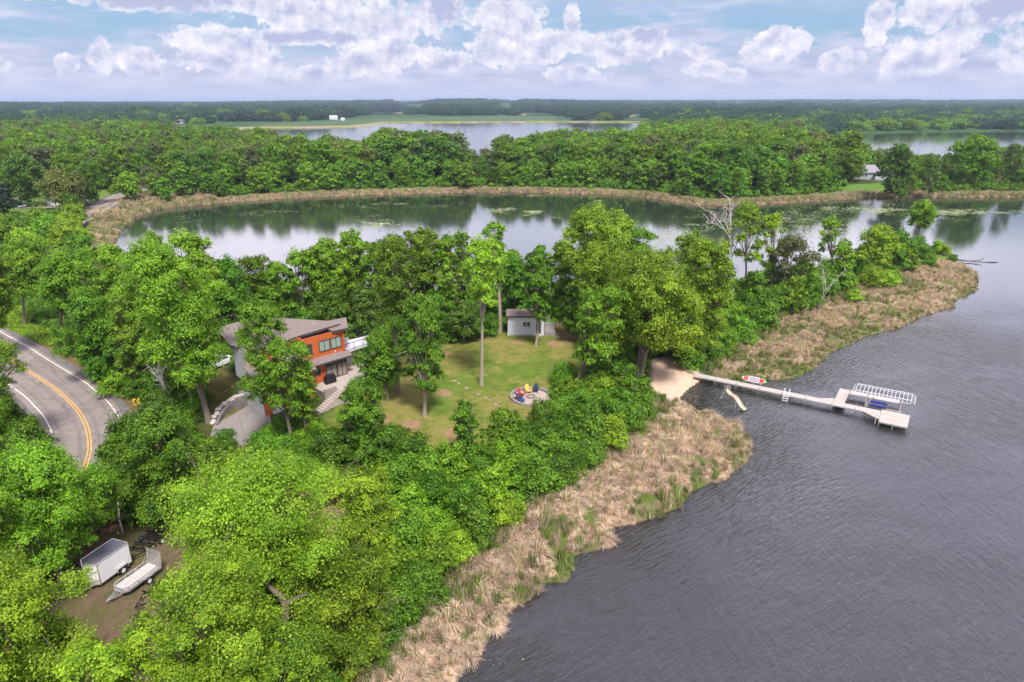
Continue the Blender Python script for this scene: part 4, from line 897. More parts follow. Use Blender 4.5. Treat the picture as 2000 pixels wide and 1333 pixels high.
X, Y = X[m], Y[m]; s = s[m]; Zt = T(X, Y, s); rr = rg.random(len(X)); clump = fbm(X / 38, Y / 60, 12)
front = s < 27
idx = np.where(front, rg.choice([6, 7, 6, 4, 2, 7], len(X)), np.where(clump > .56, rg.choice([0, 2, 0, 8], len(X)), np.where(clump > .44, rg.choice([0, 1, 3, 2, 5], len(X)), rg.choice([3, 4, 1, 0, 5], len(X)))))
h = np.where(front, 8.2 + 4.2 * rr, 10.0 + 8.5 * rr + 5 * (clump - .5)) * (1 + .1 * smooth(X / Y, .1, .3))
h = np.where((X / Y > .49) & (Y > 262), h * .60, h); pass
h = h * np.where((np.abs(X / Y + .045) < .028) & (Y > 330) & (Y < 520), .72, 1)
h = np.where((Y > 335) & (X / Y > -.36) & (X / Y < .16) & ~((np.abs(X / Y + .045) < .028) & (Y > 330)), np.maximum(h, 13.5) + 1.5 + 2.8 * ((X / Y > -.19) & (X / Y < -.02)), h)
h = np.where((Y > 385) & (X / Y > -.335) & (X / Y < -.19), np.minimum(h, 11.5), h)
H0 = np.array([v[2] for v in WV]); sz = h / H0[idx]; sw = sz * rg.uniform(1.0, 1.45, len(X))
rot = rg.uniform(0, 6.28, len(X)); dist = np.hypot(X, Y); order = np.argsort(dist + 18 * front * 0)
near_k = order[:175]; rest = order[175:]
def ordinal(i):
    one = 'first second third fourth fifth sixth seventh eighth ninth tenth eleventh twelfth thirteenth fourteenth fifteenth sixteenth seventeenth eighteenth nineteenth'.split()
    if i < 20: return one[i - 1]
    t = ['twent', 'thirt', 'fort', 'fift', 'sixt', 'sevent'][i // 10 - 2]; return t + 'ieth' if i % 10 == 0 else t + 'y-' + one[i % 10 - 1]
NM = {0: "rounded green oak", 1: "oval green oak", 2: "bright green ash", 3: "dark green oak", 4: "dark leafy maple", 5: "greyish half-leafed tree", 6: "bright young tree", 7: "small light green tree", 8: "olive green oak"}
for k in near_k:
    a = X[k] / Y[k]; where = ("left part of the pond's far shore" if a < -.28 else "middle of the pond's far shore" if a < .12 else "far shore left of the grey roofed house" if a < .47 else "strip between the lake and the far house's right side")
    e = put_tree('tree', WV[idx[k]][:2], (X[k], Y[k], Zt[k]), rot[k], (sw[k], sw[k], sz[k]), NM[idx[k]] + ", %s of its kind from the left at the far wood's edge" % ordinal(int(np.sum((idx[near_k] == idx[k]) & (X[near_k] / Y[near_k] < a))) + 1), 'tree', "wood edge trees on the " + where)
scatter('wood', np.stack([X, Y, Zt], 1)[rest], rot[rest], np.stack([sw, sw, sz], 1)[rest], idx[rest], WCOL, label="wood of mixed green oaks beyond the pond", cat='wood')
# undergrowth along the wood's edge
def clump_obj(i, leaf, w_, h, nl, size):
    c, t = shrub_mesh(40 + i, leaf, w_, h, nl, size, 6); return bpy.data.objects.new('undergrowth_plant', c)
UCOL = off_collection([clump_obj(0, 'shrub', 2.2, 1.3, 420, .34), clump_obj(1, 'shrub', 2.6, 1.6, 460, .36), clump_obj(2, 'mid', 2.4, 1.4, 420, .34), clump_obj(3, 'maple', 2.6, 1.8, 460, .36)], 'undergrowth_plants')
X, Y, rg = jitter_grid(-330, 420, 205, 400, 2.6, 15); m = (np.abs(X) < Y * .86 + 10); X, Y = X[m], Y[m]; s = shore(X, Y)
m = (s > 8.5) & (s < 24) & ~inpoly(X, Y, Z_HLAWN) & (polydist(X, Y, ROADC, False) > 8) & ~inpoly(X, Y, Z_FIELD) & ~inpoly(X, Y, Z_FLAWN) & ~inpoly(X, Y, Z_REED3); X, Y, s = X[m], Y[m], s[m]
k = len(X); sc_ = rg.uniform(.7, 1.7, k); scatter('undergrowth', np.stack([X, Y, T(X, Y, s)], 1), rg.uniform(0, 6.28, k), np.stack([sc_, sc_, sc_ * rg.uniform(.7, 1.3, k)], 1), rg.integers(0, 4, k), UCOL, label="low green undergrowth at the foot of the wood", cat='undergrowth')
# near undergrowth under the trees of the peninsula
NCOL = off_collection([clump_obj(10, 'shrub', 1.5, .9, 700, .14), clump_obj(11, 'shrub', 1.7, 1.0, 800, .14), clump_obj(12, 'maple', 1.6, 1.2, 800, .14), clump_obj(13, 'mid', 1.4, .8, 650, .13)], 'near_undergrowth_plants')
X, Y, rg = jitter_grid(-120, 100, 22, 150, 1.25, 25); m = (np.abs(X) < Y * .95 + 8); X, Y = X[m], Y[m]; s = shore(X, Y)
m = (s > .8) & (polydist(X, Y, ROADC, False) > 6.5)
m &= ~((polydist(X, Y, ROADC, False) < 8.5) & (fbm(X * .4, Y * .4, 3) < .6))
for Pz, pad in ((Z_LAWN, .8), (Z_YARD, .6), (Z_SAND, .6), (Z_PATH, .5), (Z_REED1, .2), (Z_REED2, .2), (DRIVE, 1.0), (Z_BANK, .3), (Z_REED3, 0.), (Z_FLAWN, 0.), (Z_FIELD, 0.)): m &= ~inpoly(X, Y, Pz) & (polydist(X, Y, Pz) > pad)
HOUSE_C = np.array([-28.5, 83.5]); m &= np.hypot(X - HOUSE_C[0], Y - HOUSE_C[1]) > 10.5
sg = gpt(1035, 645); m &= ~((X > -1.6) & (X < 8.4) & (Y > 103) & (Y < 110.5)); q_ = gpt(625, 985); m &= np.hypot(X - q_[0], Y - q_[1]) > 2.6
X, Y, s = X[m], Y[m], s[m]; k = len(X); sc_ = rg.uniform(.6, 1.35, k) * np.where(s < 3, .7, 1)
br = inpoly(X, Y, Z_BRIGHT); tr_ = inpoly(X, Y, Z_TRAMP); sc_ = np.where(br | tr_, sc_ * .7, sc_)
scatter('ground_cover', np.stack([X, Y, T(X, Y, s) - .1], 1)[~br], rg.uniform(0, 6.28, k)[~br], np.stack([sc_, sc_, sc_ * rg.uniform(.7, 1.2, k)], 1)[~br], rg.integers(0, 4, k)[~br], NCOL, label="green ground cover under the trees of the peninsula", cat='ground cover')
BCOL = off_collection([clump_obj(20, 'lime', 1.6, .6, 900, .14), clump_obj(21, 'lime', 1.3, .5, 700, .14)], 'bright_plants')
X, Y, rg = jitter_grid(-90, -50, 70, 130, .9, 27); m = inpoly(X, Y, Z_BRIGHT); X, Y = X[m], Y[m]; k = len(X)
scatter('bright_ground_cover', np.stack([X, Y, T(X, Y) - .05], 1), rg.uniform(0, 6.28, k), np.repeat(rg.uniform(.8, 1.2, (k, 1)), 3, 1), rg.integers(0, 2, k), BCOL, label="yellow green ground cover beside the road at the left", cat='ground cover')
# far country: woods that read as one mass, in patches bigger with distance
def grove_obj(i, leaf, n_, spread, h, nl, size):
    rg2 = np.random.default_rng(1200 + i); L = []
    for k in range(n_):
        th = rg2.uniform(0, 6.28); r = spread * math.sqrt(rg2.random()); hh = h * rg2.uniform(.7, 1.05); cr = h * rg2.uniform(.26, .36)
        for q in range(3): L.append((r * math.cos(th) + rg2.normal(0, cr * .5), r * math.sin(th) + rg2.normal(0, cr * .5), hh - cr * (1 + q * .6), cr))
    V, Fc, TT = crown_leaves(L, nl, size, rg2); return bpy.data.objects.new('grove', mesh_np('grove', V, Fc, LEAF[leaf], attrs={'tint': ('FACE', 'FLOAT', TT)}, only=True))
GCOL = off_collection([grove_obj(0, 'wood', 5, 11, 15, 2400, 1.5), grove_obj(1, 'far', 5, 11, 15, 2400, 1.5), grove_obj(2, 'wood', 4, 9, 14, 2000, 1.5), grove_obj(3, 'mid', 5, 10, 13, 2200, 1.4), grove_obj(4, 'far', 6, 13, 17, 2600, 1.6)], 'groves')
PX = []; PY = []; PS = []
rg = np.random.default_rng(77)
for (ya, yb, stp) in ((470, 800, 15), (800, 1400, 17), (1400, 2400, 24), (2400, 4200, 38), (4200, 8000, 62), (8000, 16000, 120)):
    X, Y = np.meshgrid(np.arange(-yb * .86, yb * .86, stp), np.arange(ya, yb, stp * (1.35 if ya > 1300 else 1))); X = (X + rg.uniform(-1, 1, X.shape) * stp).ravel(); Y = (Y + rg.uniform(-1.1, 1.1, Y.shape) * stp * (1.35 if ya > 1300 else 1)).ravel()
    s = shore(X, Y); m = (np.abs(X) < Y * .86) & (s > 14) & (farfield(X, Y, s) < .25)
    if ya < 800: m &= (X / Y > .17) | (X / Y < -.30) | (Y > 700)
    m &= (Y > 720) | (X / Y > .16) | (X / Y < -.3); m &= (Y > 1380) | (X / Y > .19) | (X / Y < -.42)
    op_ = fbm(X / 330, Y / 700, 60, 3); m &= (op_ < .57) | ((X / Y > .22) & (Y < 1500))
    for (pa, pb, yf) in ((690, 795, 2700), (1010, 1175, 2300), (1210, 1290, 2000), (770, 840, 7000), (960, 1015, 9000)): m &= ~((X / Y > (pa - CX) / 1412) & (X / Y < (pb - CX) / 1412) & (Y > 1350) & (Y < yf) & (rg.random(len(X)) < .93))
    m &= ~((X / Y > -.485) & (X / Y < -.395) & (Y < 1250) & (rg.random(len(X)) < .97))
    m &= ~((Y < 1500) & (s < 32) & (rg.random(len(X)) < .5))
    PX.append(X[m]); PY.append(Y[m]); PS.append(np.full(m.sum(), stp / 17.0))
X = np.concatenate(PX); Y = np.concatenate(PY); S = np.concatenate(PS); s = shore(X, Y); k = len(X)
m = ~inpoly(X, Y, P_([(840, 242), (1085, 242), (1085, 228), (700, 229), (520, 246)], 2)) & ~((X / Y > -.02) & (X / Y < .16) & (Y > 450) & (Y < 1380) & (rg.random(k) < .75))
X, Y, S, s = X[m], Y[m], S[m], s[m]; k = len(X); zsc = np.clip(S, 1, 1.7) * rg.uniform(.7, 1.12, k); xsc = S * rg.uniform(.9, 1.25, k)
print('far groves', k)
scatter('far_woods', np.stack([X, Y, T(X, Y, s) - 1], 1), rg.uniform(0, 6.28, k), np.stack([xsc, xsc, zsc], 1), np.where(rg.random(k) < smooth(Y, 700, 2000) * .95, rg.choice([1, 4], k), rg.integers(0, 5, k)), GCOL, label="far woodland of dark green trees reaching to the horizon", cat='woodland')

# ------------------------------------------------------------------ reeds and lily pads
def blades(nb, r, hlo, hhi, wd, droop, seed, mats, gfrac=0.0, segs=3):
    rg = np.random.default_rng(seed); V = []; Fc = []; TT = []; mi = []
    th = rg.uniform(0, 6.28, nb); rr = r * np.sqrt(rg.random(nb)); out_ = th + rg.normal(0, .7, nb); L = rg.uniform(hlo, hhi, nb); dr = droop * rg.uniform(.3, 1.5, nb); t0 = np.clip(rg.normal(.5, .25, nb), 0, 1); gm = rg.random(nb) < gfrac
    for i in range(nb):
        b = np.array([rr[i] * math.cos(th[i]), rr[i] * math.sin(th[i]), -.05]); d = np.array([math.cos(out_[i]), math.sin(out_[i]), 0]); sd_ = np.array([-d[1], d[0], 0]) * wd * .5; o = len(V); dd = dr[i] * (.25 if gm[i] else 1)
        for q in range(segs + 1):
            u = q / segs; hz = L[i] * (math.sin(min(dd, 1.9) * u) / max(dd, .05) if dd > .05 else u); z = L[i] * u * math.cos(dd * u * .9) if dd < 1.6 else L[i] * (u - 1.05 * u * u * dd * .5)
            p = b + d * (L[i] * (1 - math.cos(min(dd, 1.8) * u)) * .75) + np.array([0, 0, max(z, -.02)]); k = (1 - .75 * u)
            V += [p - sd_ * k, p + sd_ * k]
        for q in range(segs): Fc.append((o + 2 * q, o + 2 * q + 1, o + 2 * q + 3, o + 2 * q + 2)); TT.append(t0[i]); mi.append(1 if gm[i] else 0)
    return bpy.data.objects.new('reed_tuft', mesh_np('reed_tuft', V, np.array(Fc), mats=mats, midx=mi, attrs={'tint': ('FACE', 'FLOAT', TT)}, only=True))
RM = [LEAF['tan'], LEAF['green_reed']]
RCOL = off_collection([blades(230, .22, .55, 1.05, .042, 1.7, 1, RM, .03, 4), blades(250, .26, .6, 1.15, .042, 1.9, 2, RM, .05, 4), blades(200, .20, .5, .95, .042, 1.5, 3, RM, .08, 4), blades(220, .24, .7, 1.2, .042, 2.0, 4, RM, .02, 4),
                       blades(110, .34, .6, 1.2, .040, .5, 5, RM, .85), blades(100, .30, .5, 1.0, .040, .7, 6, RM, .70), blades(90, .36, .9, 1.5, .04, .55, 7, RM, .35)], 'reed_tufts')
def reedbed(name, Pz, step, seed, label, gedge, gnoise, hs=1.0, green_in=.0):
    P = np.array(Pz); X, Y, rg = jitter_grid(P[:, 0].min(), P[:, 0].max(), P[:, 1].min(), P[:, 1].max(), step, seed)
    d = polydist(X, Y, Pz); ins = inpoly(X, Y, Pz); s = shore(X, Y)
    m = ((ins & (rg.random(len(X)) < .98)) | (~ins & (d < .5) & (s > 0) & (rg.random(len(X)) < .5))) & (s > -.15)
    hole = fbm(X * .28, Y * .28, 91, 3); tc = np.array([(a + rg.uniform(-.5, .5), b + rg.uniform(-.5, .5)) for a in np.arange(P[:, 0].min(), P[:, 0].max(), 1.65) for b in np.arange(P[:, 1].min(), P[:, 1].max(), 1.65)]); near = np.full(len(X), 9.0)
    for a, b in tc: near = np.minimum(near, np.hypot(X - a, Y - b))
    m &= ~((hole > .64) & (s > 1.4)) & (near < .98); near = near[m]; tus = vnoise(X / 1.65, Y / 1.65, 3)[m] if False else None; X, Y, s, d, hole = X[m], Y[m], s[m], d[m], hole[m]; k = len(X)
    nz = fbm(X * .22, Y * .22, 55 + seed, 3); gp_ = np.clip((1 - s / gedge) * .55, 0, 1) * (nz > .36) + smooth(nz, gnoise, gnoise + .1) * .75 + green_in; isg = rg.random(k) < gp_
    idx = np.where(isg, rg.choice([4, 5, 6], k), rg.choice([0, 1, 2, 3, 0, 1, 3], k)); sc_ = rg.uniform(.62, 1.35, k) * hs * (1.36 - .80 * near) * (.75 + .5 * fbm(X * .35, Y * .35, 44)); sc_ = sc_ * np.where(s < .7, .72, 1); zz = np.where(isg, .85, 1.0) * sc_
    wind = rg.normal(0, .16, (k, 2)) + np.array([.12, .10]) * (1 - isg[:, None])
    rzz = np.where(isg, rg.uniform(0, 6.28, k), rg.uniform(0, 6.28, k))
    scatter(name, np.stack([X, Y, T(X, Y, s)], 1), rzz, np.stack([sc_ * 1.05, sc_ * 1.05, zz], 1), idx, RCOL, tilt=wind, label=label, cat='reeds')
reedbed('lower_reed_bed', Z_REED1, .66, 3, "bed of matted tan dead cattails along the near shore below the beach", 4.2, .54, 1.12)
reedbed('upper_reed_bed', Z_REED2, .62, 4, "bed of tan and green cattails above the dock, running to the point", 4.5, .54, .80, .10)
reedbed('pond_corner_reeds', Z_REED3, 1.0, 6, "pale reeds round the left end of the pond", 6, .48, 1.25, .12)
# far belt round the pond
X, Y, rg = jitter_grid(-260, 330, 205, 330, 1.45, 71); m = (np.abs(X) < Y * .84 + 10); X, Y = X[m], Y[m]; s = shore(X, Y); wdt = 5.5 + 5 * (fbm(X / 25, Y / 25, 14) - .5)
m = (s > -.3) & (s < wdt) & (Y > 230) & (inpoly(X, Y, [(-300, 200), (330, 200), (330, 330), (-300, 330)])) & (polydist(X, Y, ROADC, False) > 7); X, Y, s = X[m], Y[m], s[m]; k = len(X)
isg = (rg.random(k) < np.where(X / Y > .30, .45, .14)); idx = np.where(isg, 6, rg.choice([0, 1, 2, 6], k)); sc_ = rg.uniform(1.1, 1.7, k)
scatter('far_shore_reeds', np.stack([X, Y, T(X, Y, s)], 1), rg.uniform(0, 6.28, k), np.stack([sc_ * 1.1, sc_ * 1.1, sc_ * .85], 1), idx, RCOL, label="thin pinkish belt of reeds along the pond's far shore", cat='reeds')
# grass fringe between thicket and reeds
X, Y, rg = jitter_grid(-30, 90, 20, 140, .55, 81); dd1 = polydist(X, Y, P_(INNER1, .3), False); dd2 = polydist(X, Y, P_(INNER2, .3), False); s = shore(X, Y)
m = ((dd1 < 1.6) | (dd2 < 1.2) | (inpoly(X, Y, Z_TRAMP) & (rg.random(len(X)) < .8))) & (s > .3) & (rg.random(len(X)) < .8) & ~inpoly(X, Y, Z_SAND) & (polydist(X, Y, Z_SAND) > .8); X, Y = X[m], Y[m]; k = len(X); sc_ = rg.uniform(.5, 1.0, k)
scatter('shore_grass', np.stack([X, Y, T(X, Y)], 1), rg.uniform(0, 6.28, k), np.stack([sc_, sc_, sc_], 1), rg.choice([4, 5, 5, 4, 6], k), RCOL, label="tall green grass between the thicket and the reed beds", cat='grass')
# lily pads
def pads(i, nn, r, sz):
    rg = np.random.default_rng(300 + i); V = []; Fc = []; TT = []
    for k in range(nn):
        a = rg.uniform(0, 6.28); q = r * math.sqrt(rg.random()); c = np.array([q * math.cos(a), q * math.sin(a), .012 + .003 * rg.random()]); rr = sz * rg.uniform(.6, 1.3); o = len(V); ph = rg.uniform(0, 6.28)
        for j in range(8): t = ph + j * 2 * math.pi / 8.6; V.append(c + np.array([rr * math.cos(t), rr * math.sin(t), 0]))
        Fc.append(list(range(o, o + 8))); TT.append(rg.random())
    return bpy.data.objects.new('lily_pad_cluster', mesh_np('lily_pad_cluster', V, Fc, LEAF['lily'], attrs={'tint': ('FACE', 'FLOAT', TT)}, only=True))
LCOL = off_collection([pads(0, 30, 2.0, .17), pads(1, 17, 2.6, .17), pads(2, 8, 3.0, .16)], 'lily_pad_clusters')
SPOT = [(985, 410, 30, 5, 22, 0), (1045, 415, 26, 5, 18, 0), (740, 436, 42, 8, 24, 0), (700, 428, 40, 6, 10, 2), (1165, 392, 14, 2, 5, 1), (690, 403, 60, 4, 12, 2), (1085, 425, 14, 4, 5, 2), (480, 420, 40, 5, 12, 2), (560, 412, 60, 4, 12, 2), (760, 398, 50, 3, 10, 1),
        (870, 404, 60, 5, 10, 2), (1300, 470, 45, 16, 34, 1), (1340, 455, 50, 20, 34, 1), (1560, 425, 90, 16, 50, 1), (1640, 408, 70, 6, 26, 1), (1720, 412, 55, 6, 26, 0), (1860, 415, 90, 7, 44, 0), (1930, 415, 60, 5, 14, 1), (1400, 420, 60, 14, 20, 2), (1750, 402, 60, 6, 16, 2), (1600, 450, 60, 14, 26, 1), (1500, 470, 40, 14, 16, 2), (1830, 428, 50, 8, 10, 2), (360, 425, 40, 10, 10, 2), (1040, 383, 20, 2, 5, 1), ]
pp = []; ii = []; rg = np.random.default_rng(9)
for (a, b, wx, wy, nn, kk) in SPOT:
    for _ in range(int(nn * (1.5 if a > 1300 else .9))):
        x_, y_ = a + rg.normal(0, .5) * wx, b + rg.normal(0, .5) * wy; q = gp(x_, y_, 0)
        if shore(np.array([q[0]]), np.array([q[1]]))[0] < -1.5: pp.append((q[0], q[1], 0)); ii.append(kk)
k = len(pp); scatter('lily_pads', pp, rg.uniform(0, 6.28, k), np.ones((k, 3)), ii, LCOL, label="scattered pale lily pads floating on the pond", cat='lily pads')

# ------------------------------------------------------------------ materials of built things
SIDING = mat('orange_siding', (.56, .125, .035), .65, 0, .12, 2.5, 0, 20, .35, ('Z', 2.6, 'SAW', .12))
SIDG = mat('grey_siding', (.46, .45, .47), .7, 0, .06, 2, 0, 20, .3, ('Z', 2.6, 'SAW', .08))
SHEDW = mat('shed_siding', (.60, .62, .70), .7, 0, .06, 2, 0, 20, .3, ('X', 3.2, 'SAW', .06))
SHING = mat('roof_shingle', (.215, .170, .158), .95, 0, .30, 5, .35, 26)
FASC = mat('dark_fascia', (.06, .052, .055), .6)
FRAME = mat('bronze_frame', (.085, .07, .07), .5)
GLS = glass('window_glass', (.05, .07, .075)); GLB = glass('window_blind', (.30, .38, .34), .25); GLT = glass('curtained_glass', (.26, .22, .19), .2)
STONE = mat('stone_block', (.27, .235, .215), .92, 0, .35, 3.5, .5, 9); BLOCK = mat('block_wall', (.20, .18, .175), .95, 0, .35, 3.0, .5, 9, .2, ('Z', 2.5, 'SAW', .2))
FOUND = mat('foundation', (.55, .52, .50), .85, 0, .1, 2); WHITE = mat('white_paint', (.72, .72, .74), .4, 0, .04, 1.5); ALU = mat('aluminium', (.62, .61, .60), .38, .75, .1, 3)
GALV = mat('weathered_aluminium', (.60, .56, .54), .5, .35, .12, 3); DKDECK = mat('dock_decking', (.47, .42, .385), .75, 0, .12, 1.5, .1, 20, .3, ('X', 2.2, 'SAW', .03)); BLACK = mat('black_metal', (.022, .022, .026), .45, .3)
RUB = mat('rubber', (.02, .02, .02), .85); ROOFT = mat('dark_trailer_roof', (.115, .115, .15), .6, 0, .14, 1.4); WOODP = mat('weathered_planks', (.46, .40, .35), .85, 0, .25, 3, .2, 20, .2, ('Y', 1.1, 'SAW', .1))
RED = mat('red_plastic', (.48, .055, .04), .5); YELP = mat('yellow_plastic', (.74, .50, .09), .5); NAVY = mat('navy_plastic', (.02, .03, .075), .45); BLUE = mat('blue_plastic', (.03, .11, .32), .5); BEIGE = mat('beige_slide', (.46, .39, .29), .55)
SIGNY = mat('sign_yellow', (.88, .53, .03), .45, 0, .03); SIGNB = mat('sign_black', (.012, .012, .012), .6); POST = mat('sign_post', (.16, .16, .15), .6, .5); GRASSY = mat('dark_tint', (.03, .03, .03), .9)
BUOY = mat('deep_blue', (.02, .035, .20), .5)
CC = None

def P3(px, py, z): return tuple(gp(px, py, z))

# ------------------------------------------------------------------ the orange house
HA = R(46); HO = np.array([-21.8 - 12.3 * math.cos(HA), 84.25 - 12.3 * math.sin(HA)]); HZ = 2.0
def hl(px, py, z):
    """pixel at absolute height z -> house coordinates"""
    p = gp(px, py, z); d = p[:2] - HO; return (d[0] * math.cos(HA) + d[1] * math.sin(HA), -d[0] * math.sin(HA) + d[1] * math.cos(HA), z - HZ)
house = empty('house', (HO[0], HO[1], HZ), HA)
tag(house, "orange sided two storey house with brown shingle roofs and a raised deck", 'house')
MB().box(.2, 12.1, .35, 4.3, -1.2, 2.0).build('foundation', FOUND, house)
wl = MB()
wl.box(6.5, 12.3, 0, .2, 2.0, 4.75); wl.box(0, 6.5, -.75, -.55, .15, 4.75); wl.box(6.5, 6.7, -.75, 0, .15, 4.75); wl.box(12.1, 12.3, .2, 4.4, 2.0, 8.05); wl.box(6.6, 12.3, .45, .65, 4.75, 8.1); wl.box(6.4, 6.6, .45, 2.2, 4.75, 8.1); wl.box(0.1, 6.4, 2.2, 2.4, 4.75, 8.0)
for a in (12.28, 6.58): wl.box(a - .10, a + .05, .40, .45, 4.9, 8.1)
wl.build('wall', SIDING, house)
g_ = MB(); g_.box(-.06, .14, -.75, 5.8, .1, 4.75); g_.box(-.06, .14, 2.2, 5.8, 4.75, 7.9); g_.box(0.14, 9.5, 5.6, 5.8, .1, 7.9); g_.bar((9.5, 5.7, 4), (12.2, 4.4, 4), .2, 7.6); g_.build('wall', SIDG, house)['label'] = 'pale grey side wall'
def window(x0, x1, z0, z1, y, panes, gm, par=house, axis='x', nm='window', fr=.09):
    f = MB(); dpt = .10
    def bx(mb, a0, a1, b0, b1, y0, y1):
        if axis == 'x': mb.box(a0, a1, y0, y1, b0, b1)
        else: mb.box(y0, y1, a0, a1, b0, b1)
    bx(f, x0 - fr, x1 + fr, z1, z1 + fr, y - dpt, y + .02); bx(f, x0 - fr, x1 + fr, z0 - fr, z0, y - dpt, y + .02); bx(f, x0 - fr, x0, z0, z1, y - dpt, y + .02); bx(f, x1, x1 + fr, z0, z1, y - dpt, y + .02)
    for k in range(1, panes): c = x0 + (x1 - x0) * k / panes; bx(f, c - fr * .45, c + fr * .45, z0, z1, y - dpt * .8, y + .01)
    o = f.build(nm, FRAME, par); pn = MB(); bx(pn, x0, x1, z0, z1, y - .04, y - .02); pn.build('pane', gm, o); return o
window(8.75, 10.15, 5.95, 7.25, .45, 2, GLB); window(10.45, 11.85, 5.95, 7.25, .45, 2, GLB); window(7.0, 7.6, 5.95, 7.2, .45, 1, GLS)
window(4.6, 5.6, 5.6, 7.0, 2.2, 1, GLS)
d1 = window(9.2, 10.6, 2.1, 4.25, 0, 2, GLT, nm='patio_door'); d2 = window(10.85, 12.1, 2.1, 4.25, 0, 2, GLT, nm='patio_door')
for d_, a, b in ((d1, 9.2, 10.6), (d2, 10.85, 12.1)): MB().box(a, b, -.05, -.045, 3.75, 4.25).build('transom_pane', GLS, d_)
window(7.5, 8.2, 3.1, 3.95, 0, 1, GLS); window(4.9, 6.0, 3.0, 4.0, -.75, 2, GLS); window(2.4, 3.6, 3.0, 4.0, -.75, 2, GLS)
window(4.4, 5.9, 2.9, 3.7, -.06, 2, GLS, axis='y'); window(1.2, 2.4, 2.9, 3.6, -.06, 2, GLS, axis='y')
gd = MB().box(1.0, 4.4, -.82, -.75, .15, 2.35).build('garage_door', WHITE, house); MB().box(1.0, 4.4, -.84, -.82, 1.2, 1.24).build('panel_joint', FRAME, gd)
# lower roofs
def slab(mb, P, th=.16): mb.prism(P, th, 0)
r_ = MB(); slab(r_, [(6.5, -.75, 4.72), (12.75, -.75, 4.72), (12.75, .46, 5.22), (6.5, .46, 5.22)]); r_.build('roof', SHING, house)
r_ = MB(); slab(r_, [(-.6, -1.7, 4.66), (6.9, -1.7, 4.66), (6.9, .46, 5.45), (6.4, .46, 5.45), (6.4, 2.2, 5.95), (-.6, 2.2, 5.95)]); r_.build('roof', SHING, house)
f_ = MB().box(6.9, 12.78, -.83, -.75, 4.52, 4.74).box(-.66, 6.98, -1.78, -1.70, 4.46, 4.68).box(6.9, 6.98, -1.7, -.83, 4.46, 4.72).box(12.75, 12.8, -.75, .46, 4.6, 4.86); f_.build('fascia', FASC, house)
# upper roofs (brown shingle planes with dark fascia boards)
def roof_plane(P, th=.28):
    Q = [hl(*p) for p in P]; o = MB(); o.prism([(x, y, z) for x, y, z in Q], .06, 0); ro = o.build('roof', SHING, house)
    c = np.mean(np.array(Q), 0); fb = MB(); Q2 = [tuple(np.array(q) * .995 + c * .005) for q in Q]; fb.prism([(x, y, z - .065) for x, y, z in Q2], th, 0); fb.build('fascia', FASC, ro)
roof_plane([(422, 641, 10.35), (448, 674, 10.1), (502, 683, 10.0), (587, 655, 10.25), (664, 632, 10.75), (656, 625.5, 10.7), (640, 627, 10.6), (560, 622, 10.5), (502, 619, 10.6)])
roof_plane([(628, 637, 10.35), (649, 646.5, 10.3), (679.5, 640, 10.45), (676, 620, 10.75), (640, 627, 10.5)])
ch = MB().box(9.9, 10.0, 3.5, 3.6, 8.4, 9.0); ch.build('vent_pipe', GALV, house)
# deck at the right end with its railing
DP = [(12.35, .3), (16.9, .8), (18.5, 3.9), (12.35, 4.3)]
dk = MB().prism(DP, 4.75, 4.95).build('deck', mat('deck_boards', (.62, .60, .66), .7, 0, .06, 1.5), house)
for a, b in ((16.6, 1.0), (18.0, 3.6), (14.5, .8)): MB().bar((a, b, 1.9), (a, b, 4.75), .14).build('deck_post', FASC, dk)
rl = MB(); cor = [DP[0], DP[1], DP[2], DP[3]]
for i in range(3):
    a, b = np.array(cor[i]), np.array(cor[i + 1]); m_ = int(max(2, np.linalg.norm(b - a) / 1.4)); rl.bar((*a, 5.95), (*b, 5.95), .06); rl.bar((*a, 5.05), (*b, 5.05), .04)
    for k in range(m_ + 1): p = a + (b - a) * k / m_; rl.bar((*p, 4.95), (*p, 5.95), .05)
    for zz in (5.25, 5.45, 5.65, 5.8): rl.bar((*a, zz), (*b, zz), .012)
rl.build('railing', BLACK, dk)
MB().box(13.0, 14.6, 2.6, 3.6, 5.62, 5.68).build('table_top', GALV, dk)
for z_, p_, l_ in (('wall_lamp', (12.33, .45, 5.9), WHITE), ('wall_lamp', (10.9, .42, 5.3), WHITE)): MB().box(p_[0] - .06, p_[0] + .06, p_[1] - .08, p_[1], p_[2], p_[2] + .22).build(z_, l_, house)

def hw(x, y, z): return (HO[0] + x * math.cos(HA) - y * math.sin(HA), HO[1] + x * math.sin(HA) + y * math.cos(HA), z + HZ)
pt = empty('patio', hw(0, 0, 0), HA); tag(pt, "raised paver patio in front of the orange house's glass doors", 'patio')
PP = [(8.45, -3.2), (8.45, -4.7), (10.5, -4.9), (13.2, -4.3), (15.2, -2.2), (17.6, .5), (19.2, 3.8), (17.6, 5.6), (12.4, 6.2), (12.4, -.1), (6.75, -.1), (6.75, -1.0), (6.75, -3.2)]
MB().prism(PP, 1.86, 2.0).build('paving', PAV, pt); MB().prism([(x * .995 + .05, y * .99) for x, y in PP], -1.5, 1.855).build('retaining_wall', BLOCK, pt)
MB().box(6.7, 8.4, -3.45, -3.2, -1, 2.35).build('parapet', STONE, pt); MB().box(8.55, 10.6, -5.15, -4.9, -1, 2.2).build('parapet', STONE, pt)
st = empty('stairs', hw(0, 0, 0), HA); tag(st, "flight of stone block steps from the patio down to the lawn by the driveway", 'stairs')
for k in range(11): MB().box(4.75 + k * .335, 4.75 + k * .335 + .40, -4.75, -3.47, -.6, .17 * (k + 1)).build('step', PAV, st, .02)
MB().prism([(4.6, -4.95), (8.5, -4.95), (8.5, -4.77), (4.6, -4.77)], -.8, .3).build('side_wall', BLOCK, st)
